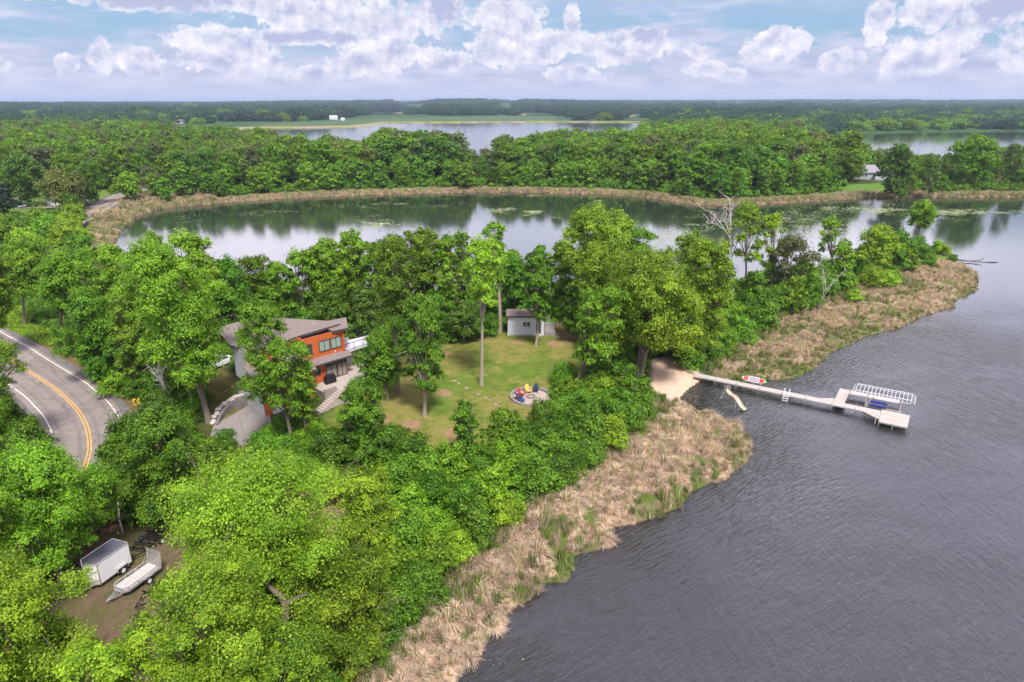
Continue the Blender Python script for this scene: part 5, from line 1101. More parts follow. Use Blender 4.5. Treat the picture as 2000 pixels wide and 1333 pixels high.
gr = empty('grill', hw(8.9, -1.15, 2.0), HA); tag(gr, "covered black barbecue grill on the patio by the glass doors", 'grill')
MB().prism([(-.75, -.35), (.75, -.35), (.75, .35), (-.75, .35)], .12, .95).build('cover', BLACK, gr, .05); MB().tube([(-.55, 0, 1.0), (.55, 0, 1.0)], .28, 12).build('hood', BLACK, gr)
for sx in (-.6, .6): MB().tube([(sx, -.25, 0), (sx, .25, 0)], .1, 10).build('wheel', RUB, gr)
# curved block wall with boulders at the driveway
cw_ = [gpt(*q) for q in ((424, 832), (432, 817), (448, 803), (466, 795), (484, 792))]
rwp = catmull([c[:2] for c in cw_], 6); rw = MB(); z0 = Tz(*rwp[0])
for i in range(len(rwp) - 1):
    a, b = rwp[i], rwp[i + 1]; t = (b - a) / np.linalg.norm(b - a); nn = np.array([-t[1], t[0]]) * .2; hh = .3 + 1.5 * i / len(rwp)
    rw.prism([tuple(a + nn), tuple(b + t * .02 + nn), tuple(b + t * .02 - nn), tuple(a - nn)], z0 - .6, z0 + hh)
tag(rw.build('retaining_wall', BLOCK, None), "curved dark block retaining wall beside the driveway", 'wall')
rgb = random.Random(4)
import bmesh
def rock(name, loc, r, m_, seed, fl=.6):
    bm = bmesh.new(); bmesh.ops.create_icosphere(bm, subdivisions=2, radius=1); rr = random.Random(seed); ox = rr.random() * 50
    for v in bm.verts:
        k = .75 + .5 * float(fbm(np.array([v.co.x * 1.3 + ox]), np.array([v.co.y * 1.3 + v.co.z]), seed)[()] if False else fbm(np.array([v.co.x * 1.3 + ox]), np.array([v.co.y * 1.3 + v.co.z]), seed)[0]); v.co = v.co * k
    bmesh.ops.scale(bm, vec=(r, r * .8, r * fl), verts=bm.verts); me = bpy.data.meshes.new(name); bm.to_mesh(me); bm.free(); me.materials.append(m_); o = link(bpy.data.objects.new(name, me)); o.location = loc; o.rotation_euler = (0, 0, rr.uniform(0, 6)); return o
PALER2 = mat('flagstone', (.30, .26, .23), .9, 0, .25, 4, .4, 9); PALER = mat('pale_boulder', (.48, .42, .40), .9, 0, .25, 4, .4, 9)
for k in range(15):
    t = k / 14; i = int(t * (len(rwp) - 1)); p = rwp[i] + np.array([-.55 - .3 * rgb.random(), .35 + .3 * rgb.random()]); q = "lower end"
    tag(rock('boulder', (p[0], p[1], z0 + .2 + 1.2 * t), .28 + .2 * rgb.random(), PALER, k), "pale boulder, %s from the lower end of the curved block wall" % ordinal(k + 1), 'boulder', "pale boulders along the curved block wall")

# ------------------------------------------------------------------ the shed
shd = empty('shed', (-.67, 105.14, 2.3)); tag(shd, "small pale grey shed with one window at the back of the lawn", 'shed')
MB().box(-.08, 5.9, -.06, 3.9, -.8, .28).build('foundation', FOUND, shd)
MB().box(0, 5.83, 0, 3.8, .28, 3.15).build('wall', SHEDW, shd); MB().prism([(-.3, -.35, 3.35), (6.1, -.35, 3.35), (6.1, 4.1, 3.2), (-.3, 4.1, 3.2)], .18, 0).build('roof', SHING, shd)
MB().box(-.33, 6.13, -.40, -.35, 3.1, 3.36).build('fascia', FASC, shd)
def swin(x0, x1, z0, z1, panes, nm):
    f = MB().box(x0 - .06, x1 + .06, -.05, .02, z1, z1 + .06).box(x0 - .06, x1 + .06, -.05, .02, z0 - .06, z0).box(x0 - .06, x0, -.05, .02, z0, z1).box(x1, x1 + .06, -.05, .02, z0, z1)
    for k in range(1, panes): c = x0 + (x1 - x0) * k / panes; f.box(c - .025, c + .025, -.045, .02, z0, z1)
    o = f.build(nm, WHITE if panes == 2 else FRAME, shd); MB().box(x0, x1, -.02, -.012, z0, z1).build('pane', GLS, o); return o
swin(2.45, 3.6, 1.45, 2.25, 2, 'window'); dr = swin(4.62, 5.3, .32, 2.2, 1, 'door'); MB().box(4.62, 5.3, -.04, -.02, .32, 1.2).build('door_panel', FRAME, dr); MB().box(4.68, 4.72, -.09, -.04, 1.15, 1.3).build('handle', ALU, dr)
MB().box(4.5, 5.4, -.5, -.06, -.6, .12).build('doorstep', FOUND, shd); MB().box(6.5, 6.56, 1.0, 1.5, .2, .21).build('drain', GALV, shd)
pd = empty('concrete_landing', (5.3, 105.0, 2.1)); tag(pd, "low concrete landing against the right wall of the shed", 'landing'); MB().box(0, 1.75, 0, 3.4, -.5, .75).build('slab', CONC, pd, .03); MB().box(0.0, 1.9, 3.4, 3.7, -.5, 1.25).build('back_wall', STONE, pd)
ldr = empty('ladder', (5.75, 107.3, 2.9)); tag(ldr, "pale ladder leaning on the right end of the shed", 'ladder')
for a in (0, .45): MB().bar((a, -.5, 0), (a, -.1, 2.3), .04).build('rail', GALV, ldr)
for k in range(6): z_ = .25 + k * .36; MB().bar((0, -.5 + .4 * z_ / 2.3, z_), (.45, -.5 + .4 * z_ / 2.3, z_), .03).build('rung', GALV, ldr)

# ------------------------------------------------------------------ fire pit with garden chairs
fc = gpt(1037, 777); FR = 2.45
fp = empty('fire_pit_circle', (fc[0], fc[1], fc[2])); tag(fp, "round gravel fire pit terrace with a low stone ring at the lawn's edge", 'fire pit')
MB().prism([(FR * math.cos(t * math.pi / 16), FR * math.sin(t * math.pi / 16)) for t in range(32)], -.3, .07).build('gravel', mat('pink_gravel', (.44, .35, .32), .95, 0, .25, 9, .3, 30), fp)
ring = MB()
for k in range(30):
    a0 = R(28) + k * R(8.1); a1 = a0 + R(7.7); hh = .42 if k < 22 else .42 - .03 * (k - 21)
    ring.prism([((FR + d) * math.cos(a), (FR + d) * math.sin(a)) for a, d in ((a0, 0), (a1, 0), (a1, .36), (a0, .36))], -.2, hh)
ring.build('stone_ring', STONE, fp, .02)
rg2 = MB()
for k in range(12): a0 = k * R(30); rg2.prism([(r * math.cos(a), r * math.sin(a)) for a, r in ((a0, .42), (a0 + R(27), .42), (a0 + R(27), .62), (a0, .62))], 0, .32)
rg2.build('hearth', STONE, fp)
def adirondack(px, py, rz, m_, lab):
    p = gpt(px, py); e = empty('garden_chair', (p[0], p[1], fc[2] + .07), rz); s = MB()
    for k in range(6): s.box(-.27, .27, -.32 + k * .105, -.23 + k * .105, .36 - k * .022, .385 - k * .022)
    s.build('seat', m_, e); b = MB()
    for k in range(5):
        x = -.22 + k * .11; h_ = .80 + .14 * math.cos((k - 2) * .7); b.add([(x - .05, .24, .24), (x + .05, .24, .24), (x + .05, .24 + h_ * .38, .24 + h_ * .9), (x - .05, .24 + h_ * .38, .24 + h_ * .9), (x - .05, .265, .24), (x + .05, .265, .24), (x + .05, .265 + h_ * .38, .24 + h_ * .9), (x - .05, .265 + h_ * .38, .24 + h_ * .9)], [(0, 1, 2, 3), (7, 6, 5, 4), (0, 4, 5, 1), (1, 5, 6, 2), (2, 6, 7, 3), (3, 7, 4, 0)])
    b.build('backrest', m_, e)
    for sx in (-1, 1):
        MB().box(sx * .34 - .07, sx * .34 + .07, -.40, .36, .58, .605).build('armrest', m_, e); MB().box(sx * .30 - .02, sx * .30 + .02, -.36, -.26, 0, .58).build('leg', m_, e); MB().bar((sx * .28, -.3, .33), (sx * .28, .62, .04), .04, .1).build('leg', m_, e)
    tag(e, lab, 'chair', 'garden chairs round the fire pit'); return e
adirondack(1019, 775, R(60), RED, "red slatted garden chair between the yellow and the dark chairs"); adirondack(1032, 769, R(25), YELP, "yellow slatted garden chair leaning against the stone ring")
adirondack(1046, 767, R(-10), NAVY, "navy garden chair, rightmost at the fire pit"); adirondack(1014, 781, R(85), NAVY, "dark navy garden chair just below the red one"); adirondack(1018, 787, R(110), BLUE, "bright blue garden chair at the lower left of the fire pit")
k = 0
for (a, b, r) in ((866, 735, .5), (887, 744, .55), (895, 749, .4), (911, 758, .6), (934, 770, .5), (948, 777, .4), (957, 781, .4), (968, 790, .55), (975, 785, .35), (852, 728, .45)):
    p = gpt(a, b); o = rock('stepping_stone', (p[0], p[1], p[2] + .0), r * .62, STONE if False else PALER2, 70 + k, .10); k += 1; tag(o, "flat pale stepping stone, %s in the line from the patio to the fire pit" % ordinal(k), 'stone', 'stepping stones across the lawn')

# ------------------------------------------------------------------ the dock and what stands at it
DA = R(-32.5); DO = (26.98, 91.05, 0)
dock = empty('dock', DO, DA); tag(dock, "long beige dock from the sand beach with a square platform at its end", 'dock')
def deckpart(x0, x1, y0, y1, nm='deck_section', z=.70):
    o = MB().box(x0, x1, y0, y1, z - .03, z).build(nm, DKDECK, dock); MB().box(x0, x1, y0 - .04, y0, z - .16, z + .012).box(x0, x1, y1, y1 + .04, z - .16, z + .012).box(x0 - .002, x0 + .04, y0, y1, z - .15, z - .03).build('edge_frame', ALU, o)
    return o
xs = [-.8, 2.2, 5.25, 8.3, 11.35, 14.4, 17.6, 20.4, 23.28]
for a, b in zip(xs[:-1], xs[1:]): deckpart(a + .015, b - .015, 0, 1.3, z=.70)
deckpart(17.7, 19.0, 1.36, 3.8); deckpart(17.7, 19.0, 3.86, 6.4); deckpart(19.06, 22.0, 5.05, 6.38); deckpart(22.06, 25.0, 5.05, 6.38)
for y0, y1 in ((-2.3, -1.0), (-.94, .36), (.42, 1.72)): deckpart(23.32, 26.5, y0, y1, 'platform_section')
MB().prism([(21.3, -.04), (23.28, -.04), (23.28, -1.5)], .62, .70).build('corner_wedge', DKDECK, dock); MB().prism([(15.9, 1.34), (17.66, 1.34), (17.66, 2.4)], .62, .70).build('corner_wedge', DKDECK, dock)
for x in xs[1:-1]:
    for y in (-.06, 1.36): MB().tube([(x, y, -1.3), (x, y, .95)], .035, 8).build('dock_leg', ALU, dock)
for x, y in ((17.7, 6.46), (19.0, 6.46), (22, 6.46), (25, 6.46), (25.05, 5.0), (22, 5.0), (23.4, -2.36), (26.45, -2.36), (26.45, 1.8), (24.9, -2.36), (23.4, 1.8)): MB().tube([(x, y, -1.3), (x, y, .92)], .035, 8).build('dock_leg', ALU, dock)
ld = MB()
for sx in (11.65, 12.25): ld.tube([(sx, .55, .7), (sx, .5, 1.45), (sx, .1, 1.55), (sx, -.35, 1.1), (sx, -.75, -.5)], .035, 8)
lo = ld.build('swim_ladder', WHITE, dock)
for k in range(5): z_ = 1.0 - k * .3; y_ = -.35 - (1.1 - z_) * .25; MB().box(11.65, 12.25, y_ - .06, y_ + .06, z_ - .02, z_ + .02).build('rung', WHITE, lo)
l2 = MB()
for sy in (-1.55, -.75): l2.tube([(23.45, sy, .7), (23.40, sy, 1.25), (23.05, sy, 1.3), (22.95, sy, .6), (22.95, sy, -.3)], .035, 8)
l2.tube([(22.95, -1.55, .35), (22.95, -.75, .35)], .03, 6).build('swim_ladder', WHITE, dock)
lift = empty('boat_lift', DO, DA); tag(lift, "empty boat lift with a bare white canopy frame beside the dock platform", 'boat lift')
for x in (21.35, 25.3):
    for y in (1.75, 4.75): MB().tube([(x, y, -1.2), (x, y, 2.72)], .05, 8).build('post', ALU, lift)
for y in (2.0, 3.1): MB().box(21.2, 25.5, y - .08, y + .08, .22, .40).build('bunk', WOODP, lift)
for x in (21.35, 25.3): MB().bar((x, 1.75, .12), (x, 4.75, .12), .10).build('cradle_beam', ALU, lift)
MB().bar((21.4, 3.2, .4), (24.0, 2.1, 1.35 - .95), .06).bar((21.35, 1.75, .15), (21.9, 3.2, 1.5), .05).build('cable_brace', ALU, lift)
for y in (2.55, 4.05):
    MB().box(21.75, 23.7, y - .22 + (.3 if y < 3 else .1), y + .22 + (.3 if y < 3 else .1), .55, .75).build('guide_cushion', BUOY, lift)
cf = MB(); CXs = np.linspace(20.0, 26.3, 15); y0, y1 = 1.65, 4.05; zc_ = 2.75
cf.tube([(20.0, y0, zc_), (26.3, y0, zc_)], .04, 8); cf.tube([(20.0, y1, zc_), (26.3, y1, zc_)], .04, 8); cf.tube([(20.0, y1 + .35, zc_ - .35), (26.3, y1 + .35, zc_ - .35)], .025, 6); cf.tube([(20.0, y0 - .35, zc_ - .35), (26.3, y0 - .35, zc_ - .35)], .025, 6)
for x in CXs: cf.tube([(x, y0 - .35, zc_ - .35), (x, y0, zc_), (x, (y0 + y1) / 2, zc_ + .22), (x, y1, zc_), (x, y1 + .35, zc_ - .35)], .028, 6)
for yy in np.linspace(y0 - .2, y1 + .2, 5): cf.tube([(26.3, yy, zc_), (26.75, yy, zc_ - .3)], .022, 6); cf.tube([(20.0, yy, zc_), (19.6, yy, zc_ - .3)], .022, 6)
cf.tube([(26.75, y0 - .3, zc_ - .32), (26.75, y1 + .3, zc_ - .32)], .028, 6); cf.tube([(19.6, y0 - .3, zc_ - .32), (19.6, y1 + .3, zc_ - .32)], .028, 6)
cf.build('canopy_frame', WHITE, lift)
sl = empty('water_slide', DO, DA); tag(sl, "beige wavy swim slide standing in the shallows beside the dock", 'slide')
q = [np.array([5.1 + 3.1 * t, -4.7 - 1.9 * t, 1.75 - 1.5 * t - .16 * math.sin(t * 9)]) for t in np.linspace(0, 1, 14)]; dv = np.array([3.1, -1.9, 0]); dv /= np.linalg.norm(dv); sv = np.array([-dv[1], dv[0], 0]); V = []; Fc = []
prof_ = [(-.30, .16), (-.27, 0), (0, -.05), (.27, 0), (.30, .16), (.33, .15), (.30, -.05), (0, -.10), (-.30, -.05), (-.33, .15)]
for p in q: V += [p + sv * a + np.array([0, 0, b]) for a, b in prof_]
for i in range(len(q) - 1): Fc += [(i * 10 + j, i * 10 + (j + 1) % 10, (i + 1) * 10 + (j + 1) % 10, (i + 1) * 10 + j) for j in range(10)]
Fc += [tuple(range(9, -1, -1)), tuple(range(130, 140))]; MB().add(V, Fc).build('chute', BEIGE, sl, 0, True)
for s_ in (-.25, .25):
    a = q[0] + sv * s_; MB().bar(a, a - dv * 1.2 + np.array([0, 0, -2.9]), .05).build('ladder_rail', WHITE, sl); MB().tube([a, a + np.array([0, 0, .4]) - dv * .1, a + np.array([0, 0, .42]) + dv * .35, a + dv * .5 + np.array([0, 0, .1])], .025, 6).build('handrail', WHITE, sl)
    b = q[8] + sv * s_; MB().bar(b, b + np.array([0, 0, -2.2]), .05).build('leg', WHITE, sl)
for k in range(4): t = .25 + k * .26; c_ = q[0] - dv * 1.2 * t + np.array([0, 0, -2.9 * t]); MB().bar(c_ - sv * .25, c_ + sv * .25, .05).build('rung', WHITE, sl)
rk = empty('board_rack', DO, DA); tag(rk, "metal rack on legs holding the paddleboard above the water beside the dock", 'rack')
for x in (6.1, 7.1, 8.1): MB().tube([(x, 1.45, .72), (x, 2.35, .72)], .03, 6).tube([(x, 2.35, .72), (x, 2.4, -.9)], .03, 6).tube([(x, 2.1, .72), (x, 2.45, 1.35)], .03, 6).build('bracket', ALU, rk)
pb = empty('paddleboard', (0, 0, 0)); tag(pb, "red and white paddleboard leaning on its rack beside the dock", 'paddleboard')
def board(name, t0, t1, m_, th=.10, wf=1.0, lift_=0):
    N_ = 24; up = []; dn = []
    for i in range(N_ + 1):
        t = t0 + (t1 - t0) * i / N_; hw_ = .40 * wf * (max(0, 1 - abs(2 * t - 1) ** 2.6)) ** .55; rk_ = .10 * (2 * t - 1) ** 2; up.append((3.4 * t, hw_, rk_)); dn.append((3.4 * t, -hw_, rk_))
    P_all = up + dn[::-1]; m2 = len(P_all); V = [(x, y, r + th / 2 + lift_) for x, y, r in P_all] + [(x, y, r - th / 2 + lift_) for x, y, r in P_all]; half = N_ + 1
    Fc = [(i, i + 1, m2 - 2 - i, m2 - 1 - i) for i in range(N_)]; Fc += [tuple(m2 + k for k in reversed(f)) for f in Fc[:N_]]; Fc += [(i, m2 + i, m2 + (i + 1) % m2, (i + 1) % m2) for i in range(m2)]
    return MB().add(V, Fc).build(name, m_, pb)
board('hull', 0, 1, WHITE); board('deck_stripe', .06, .26, RED, .112, .86); board('deck_stripe', .70, .90, RED, .112, .86); board('deck_pad', .28, .68, mat('grey_pad', (.35, .30, .36), .8), .115, .84); board('nose_tip', .92, .985, mat('green_tip', (.18, .5, .06), .5), .113, 1.0)
pw = Matrix.Translation(DO) @ Matrix.Rotation(DA, 4, 'Z') @ Matrix.Translation((5.45, 2.18, 1.12)) @ Matrix.Rotation(R(52), 4, 'X'); pb.matrix_world = pw; pb.location = pw.to_translation(); pb.rotation_euler = pw.to_euler()
ky = gpt(1236, 722); kk = empty('kayak', (ky[0], ky[1], ky[2] + .55), R(-14)); tag(kk, "blue kayak half hidden under the huge cottonwood beside the beach", 'kayak')
V = []; Fc = []
for i in range(17):
    t = i / 16; w_ = .36 * math.sin(math.pi * t) ** .6 + .01; zr = .16 * (2 * t - 1) ** 2
    V += [(3.0 * t - 1.5, w_ * math.cos(a), zr + .22 * math.sin(a) * (math.sin(math.pi * t) ** .5 + .05)) for a in np.arange(10) * math.pi / 5]
for i in range(16): Fc += [(i * 10 + j, i * 10 + (j + 1) % 10, (i + 1) * 10 + (j + 1) % 10, (i + 1) * 10 + j) for j in range(10)]
MB().add(V, Fc).build('hull', BLUE, kk, 0, True); MB().tube([(-.4 + .4 * math.cos(a), .2 * math.sin(a), .215) for a in np.linspace(0, 6.28, 13)], .03, 6).build('cockpit_rim', RUB, kk)
for x in (-.8, .8): MB().box(x - .05, x + .05, -.4, .4, -.6, -.16).build('trestle', WOODP, kk)

# ------------------------------------------------------------------ trailers in the yard
def wheel(x, y, z, r, par, w_=.18, ang=0):
    t = MB().tube([(x, y - w_ / 2, z), (x, y + w_ / 2, z)], r, 20).build('wheel', RUB, par); MB().tube([(x, y - w_ / 2 - .012, z), (x, y + w_ / 2 + .012, z)], r * .58, 14).build('rim', WHITE, t); return t
tb = gp(249, 1100, 2.3)
TA = math.atan2(44.0 - 46.6, -32.0 + 31.1)       # from the rear right corner to the front right corner
et = empty('enclosed_trailer', (-31.75, 46.85, Tz(-32, 45.5)), TA); tag(et, "white enclosed cargo trailer with a dark roof and a grey stone guard", 'trailer')
# local x forward (towards the hitch), y left of travel; the camera sees the side at y = +0.78 or -0.78
Lb, Wb = 2.9, .80
nose = [(0, -Wb), (Lb, -Wb), (Lb + .55, 0), (Lb, Wb), (0, Wb)]
MB().prism(nose, .42, 2.22).build('body', WHITE, et, .03); MB().prism([(x * .985 + .02, y * .95) for x, y in nose], 2.222, 2.25).build('roof', ROOFT, et)
fr_ = MB()
for i in range(5): a, b = nose[i], nose[(i + 1) % 5]; fr_.bar((*a, 2.22), (*b, 2.22), .07, .07); fr_.bar((*a, .42), (*b, .42), .06, .09)
for p_ in nose: fr_.bar((*p_, .42), (*p_, 2.22), .06)
fr_.build('edge_trim', ALU, et)
MB().prism([(Lb + .015, -Wb - .01), (Lb + .575, 0), (Lb + .015, Wb + .01), (Lb, Wb - .03), (Lb + .52, 0), (Lb, -Wb + .03)], .44, .85).build('stone_guard', GALV, et)
for s_ in (-1, 1):
    wheel(1.0, s_ * (Wb + .13), .33, .33, et); MB().box(.55, 1.45, min(s_ * Wb, s_ * (Wb + .26)), max(s_ * Wb, s_ * (Wb + .26)), .70, .75).box(.50, .55, min(s_ * Wb, s_ * (Wb + .26)), max(s_ * Wb, s_ * (Wb + .26)), .42, .75).box(1.45, 1.5, min(s_ * Wb, s_ * (Wb + .26)), max(s_ * Wb, s_ * (Wb + .26)), .42, .75).build('fender', ALU, et)
    for x_ in (.1, 2.75): MB().box(x_, x_ + .1, s_ * Wb - .015, s_ * Wb + .015, 1.98, 2.04).build('marker_light', RED, et)
MB().bar((Lb - .1, -.5, .36), (Lb + 1.35, 0, .36), .08).bar((Lb - .1, .5, .36), (Lb + 1.35, 0, .36), .08).build('drawbar', ALU, et); MB().tube([(Lb + 1.0, 0, .02), (Lb + 1.0, 0, .75)], .035, 8).build('jack', ALU, et)
ut = empty('utility_trailer', (-28.85, 46.0, Tz(-29, 44)), math.atan2(42.2 - 45.9, -30.35 + 28.9)); tag(ut, "open aluminium utility trailer with its slatted ramp gate raised", 'trailer')
Lu, Wu = 3.3, .72; plan = [(0, -Wu), (Lu - .35, -Wu), (Lu, -Wu + .3), (Lu, Wu - .3), (Lu - .35, Wu), (0, Wu)]
MB().prism(plan, .50, .56).build('bed', WOODP if False else mat('aluminium_deck', (.62, .57, .56), .55, .2, .12, 3, .1, 20, .3, ('X', 2.5, 'SAW', .06)), ut)
ra = MB()
for i in range(5): a, b = plan[i], plan[i + 1]; ra.bar((*a, .84), (*b, .84), .06); ra.bar((*a, .53), (*b, .53), .09, .12)
for p_ in plan + [(1.1, -Wu), (2.1, -Wu), (1.1, Wu), (2.1, Wu)]: ra.bar((*p_, .5), (*p_, .84), .05)
ra.build('side_rail', ALU, ut)
gt = MB(); gt.bar((-.02, -Wu, .56), (-.18, -Wu, 1.85), .06); gt.bar((-.02, Wu, .56), (-.18, Wu, 1.85), .06)
for k in range(8): t = k / 7; gt.bar((-.02 - .16 * t, -Wu, .58 + 1.27 * t), (-.02 - .16 * t, Wu, .58 + 1.27 * t), .045, .11)
gt.build('ramp_gate', ALU, ut)
MB().bar((.55, -Wu, .84), (-.1, -Wu, 1.3), .03).bar((.55, Wu, .84), (-.1, Wu, 1.3), .03).build('gate_brace', ALU, ut)
for s_ in (-1, 1):
    wheel(1.35, s_ * (Wu + .15), .30, .30, ut); MB().box(.95, 1.75, min(s_ * (Wu + .03), s_ * (Wu + .28)), max(s_ * (Wu + .03), s_ * (Wu + .28)), .66, .70).build('fender', ALU, ut)
MB().bar((Lu - .6, -.5, .42), (Lu + 1.1, 0, .42), .08).bar((Lu - .6, .5, .42), (Lu + 1.1, 0, .42), .08).bar((Lu - .6, 0, .45), (Lu + 1.1, 0, .45), .07).build('drawbar', ALU, ut); MB().tube([(Lu + .8, 0, .02), (Lu + .8, 0, .7)], .03, 8).build('jack', ALU, ut)
def boat_trailer(loc, rz, lab, nb=4, Lt=4.2):
    e = empty('boat_trailer', loc, rz); r_ = MB().bar((0, -.75, .45), (Lt * .6, -.75, .45), .08).bar((0, .75, .45), (Lt * .6, .75, .45), .08).bar((Lt * .6, -.75, .45), (Lt, 0, .45), .08).bar((Lt * .6, .75, .45), (Lt, 0, .45), .08); r_.build('frame', BLACK, e)
    for k in range(nb): x = .1 + k * Lt * .6 / (nb - .8); MB().bar((x, -1.0, .52), (x, 1.0, .52), .10, .12).build('crossbar', BLACK, e)
    for y in (-.4, .4): MB().box(.3, Lt * .62, y - .07, y + .07, .60, .68).build('bunk', BLACK, e)
    for s_ in (-1, 1): wheel(.9, s_ * .98, .28, .28, e)
    tag(e, lab, 'trailer'); return e
boat_trailer((-30.9, 50.7, Tz(-31, 50)), R(-100), "empty black boat trailer behind the utility trailer's raised gate"); boat_trailer((-26.6, 44.6, Tz(-27, 44)), R(-112), "black trailer frame half hidden right of the open utility trailer", 3, 3.6)
bx = empty('storage_box', (-27.6, 40.6, Tz(-28, 40.6)), R(20)); tag(bx, "small black boat hitch stand on the bare ground near the trailers", 'stand'); MB().box(-.2, .2, -.2, .2, 0, .08).build('base', BLACK, bx); MB().bar((0, 0, 0), (.25, .1, .6), .08).bar((-.4, 0, .35), (.5, .1, .45), .07).build('arm', BLACK, bx); bx.name = 'hitch_stand'

# ------------------------------------------------------------------ road signs
def sign(px, py, lab, flip=False, zt=1.15, sc_=1.0):
    p = gp(px, py, 2.4 + 1.3); zg = Tz(p[0], p[1]); az_ = math.atan2(p[0], p[1]); e = empty('road_sign', (p[0], p[1], zg), -az_ + R(8)); MB().box(-.035, .035, .01, .06, -.2, 1.75 * sc_).build('post', POST, e)
    b = MB().box(-.34 * sc_, .34 * sc_, -.02, .0, .98, .98 + .82 * sc_).build('sign_panel', SIGNY, e, .008)
    c = .98 + .41 * sc_; w_, h_, t_ = .17 * sc_, .30 * sc_, .20 * sc_
    MB().add([(x, y, z) for y in (-.026, -.021) for x, z in ((w_, c + h_), (w_ - t_, c + h_), (-w_ - .04, c), (w_ - t_, c - h_), (w_, c - h_), (w_ - t_ + .01, c))], [(0, 1, 2, 5), (5, 2, 3, 4), (11, 8, 7, 6), (10, 9, 8, 11), (0, 6, 7, 1), (1, 7, 8, 2), (2, 8, 9, 3), (3, 9, 10, 4), (4, 10, 11, 5), (5, 11, 6, 0)]).build('chevron', SIGNB, b)
    tag(e, lab, 'sign', 'chevron signs at the road bend'); return e
sign(267, 789, "yellow chevron sign nearest the road's white edge line beside the bleached dead tree"); sign(167, 706, "yellow chevron sign farther up the road, half in the bushes", sc_=.85); sign(201, 952, "yellow chevron sign low among leaves below the road curve", sc_=.8)

# ------------------------------------------------------------------ logs, small things on the lawn and shore
lg = gp(1872, 511, .2); e = empty('fallen_log', tuple(lg)); tag(e, "dead fallen log reaching into the water from the tip of the point", 'log')
V, Fc = tubes([(np.array([(-2, .3, .6), (0, .1, .35), (2.5, -.2, .12), (5.0, -.4, .25), (6.2, -.1, .8)]), np.array([.22, .2, .16, .1, .05])), (np.array([(4.6, -.4, .2), (5.6, -.1, .5), (6.6, .5, 1.0)]), np.array([.08, .05, .02])), (np.array([(3.2, -.2, .1), (4.0, -.8, .3), (4.4, -1.1, .5)]), np.array([.07, .05, .02]))], 7); mesh_np('trunk', V, Fc, mat('wet_wood', (.09, .07, .06), .8, 0, .2, 5), e, smooth_=True)
lg = gp(1930, 513, .05); e = empty('floating_branch', tuple(lg)); tag(e, "thin branch floating off the end of the fallen log", 'branch')
V, Fc = tubes([(np.array([(-3.5, .9, .02), (-1, .3, .05), (1.5, .1, .04), (2.6, 0, .03)]), np.array([.03, .06, .12, .03]))], 6); mesh_np('stem', V, Fc, MATS['wet_wood'], e, smooth_=True)
for (a, b, ln, rz, lab) in ((1118, 768, 4.2, 55, "pale leaning snag at the right edge of the lawn beside the broken tree"), (240, 1040, 3.0, 120, "thin fallen grey branch above the enclosed trailer")):
    p = gpt(a, b); e = empty('snag', (p[0], p[1], p[2]), R(rz)); V, Fc = tubes([(np.array([(0, 0, -.1), (ln * .3, .1, ln * .28), (ln * .62, 0, ln * .62), (ln * .8, .1, ln * .95)]), np.array([.26, .24, .2, .1]) * (1 if ln > 4 else .35))], 9); mesh_np('trunk', V, Fc, DEADW, e, smooth_=True); tag(e, lab, 'dead trunk')

# ------------------------------------------------------------------ vehicles
def car(loc, rz, m_, lab, L_=4.5, Wd=1.8, suv=True):
    e = empty('car', loc, rz); h_ = 1.6 if suv else 1.4
    def loft(name, secs, m2, par):
        V = []; Fc = []; k = len(secs[0][1])
        for x, prof_ in secs: V += [(x, y, z) for y, z in prof_]
        for i in range(len(secs) - 1): Fc += [(i * k + j, i * k + (j + 1) % k, (i + 1) * k + (j + 1) % k, (i + 1) * k + j) for j in range(k)]
        Fc += [tuple(range(k - 1, -1, -1)), tuple(range((len(secs) - 1) * k, len(secs) * k))]; return MB().add(V, Fc).build(name, m2, par, .03)
    def pr_(w_, z0, z1, tw): return [(-w_, z0), (w_, z0), (w_, (z0 + z1) / 2), (tw, z1), (-tw, z1), (-w_, (z0 + z1) / 2)]
    w2 = Wd / 2; loft('body', [(-L_ / 2, pr_(w2 * .88, .35, .85, w2 * .8)), (-L_ / 2 + .25, pr_(w2, .28, .98, w2 * .9)), (0, pr_(w2, .25, 1.0, w2 * .93)), (L_ / 2 - 1.1, pr_(w2, .25, .95, w2 * .9)), (L_ / 2 - .1, pr_(w2 * .92, .3, .75, w2 * .8)), (L_ / 2, pr_(w2 * .8, .38, .62, w2 * .7))], m_, e)
    loft('cabin_glass', [(-L_ / 2 + .15, pr_(w2 * .86, .95, 1.0, w2 * .84)), (-L_ / 2 + .5, pr_(w2 * .88, .95, h_ - .06, w2 * .72)), (.45, pr_(w2 * .88, .95, h_ - .06, w2 * .72)), (1.15, pr_(w2 * .86, .93, .97, w2 * .84))], GLS, e)
    MB().box(-L_ / 2 + .5, .5, -w2 * .7, w2 * .7, h_ - .062, h_).build('roof', m_, e, .02)
    for x in (-L_ * .31, L_ * .31):
        for s_ in (-1, 1): wheel(x, s_ * (w2 - .08), .33, .33, e)
    for s_ in (-1, 1): MB().box(L_ / 2 - .08, L_ / 2 - .01, s_ * w2 * .62 - .14, s_ * w2 * .62 + .14, .58, .70).build('headlight', ALU, e); MB().box(-L_ / 2 - .01, -L_ / 2 + .05, s_ * w2 * .68 - .1, s_ * w2 * .68 + .1, .68, .82).build('tail_light', RED, e)
    tag(e, lab, 'car'); return e
p = gpt(438, 722); car((p[0] - 1.2, p[1] + 1.5, p[2] + .02), R(60), WHITE, "white car parked behind the left end of the orange house")
p = gpt(158, 396); car(tuple(p), R(12), ALU, "silver car parked under the willow beside the far road"); p = gpt(128, 393); car(tuple(p), R(8), WHITE, "white car parked between the white outbuilding and the silver car")

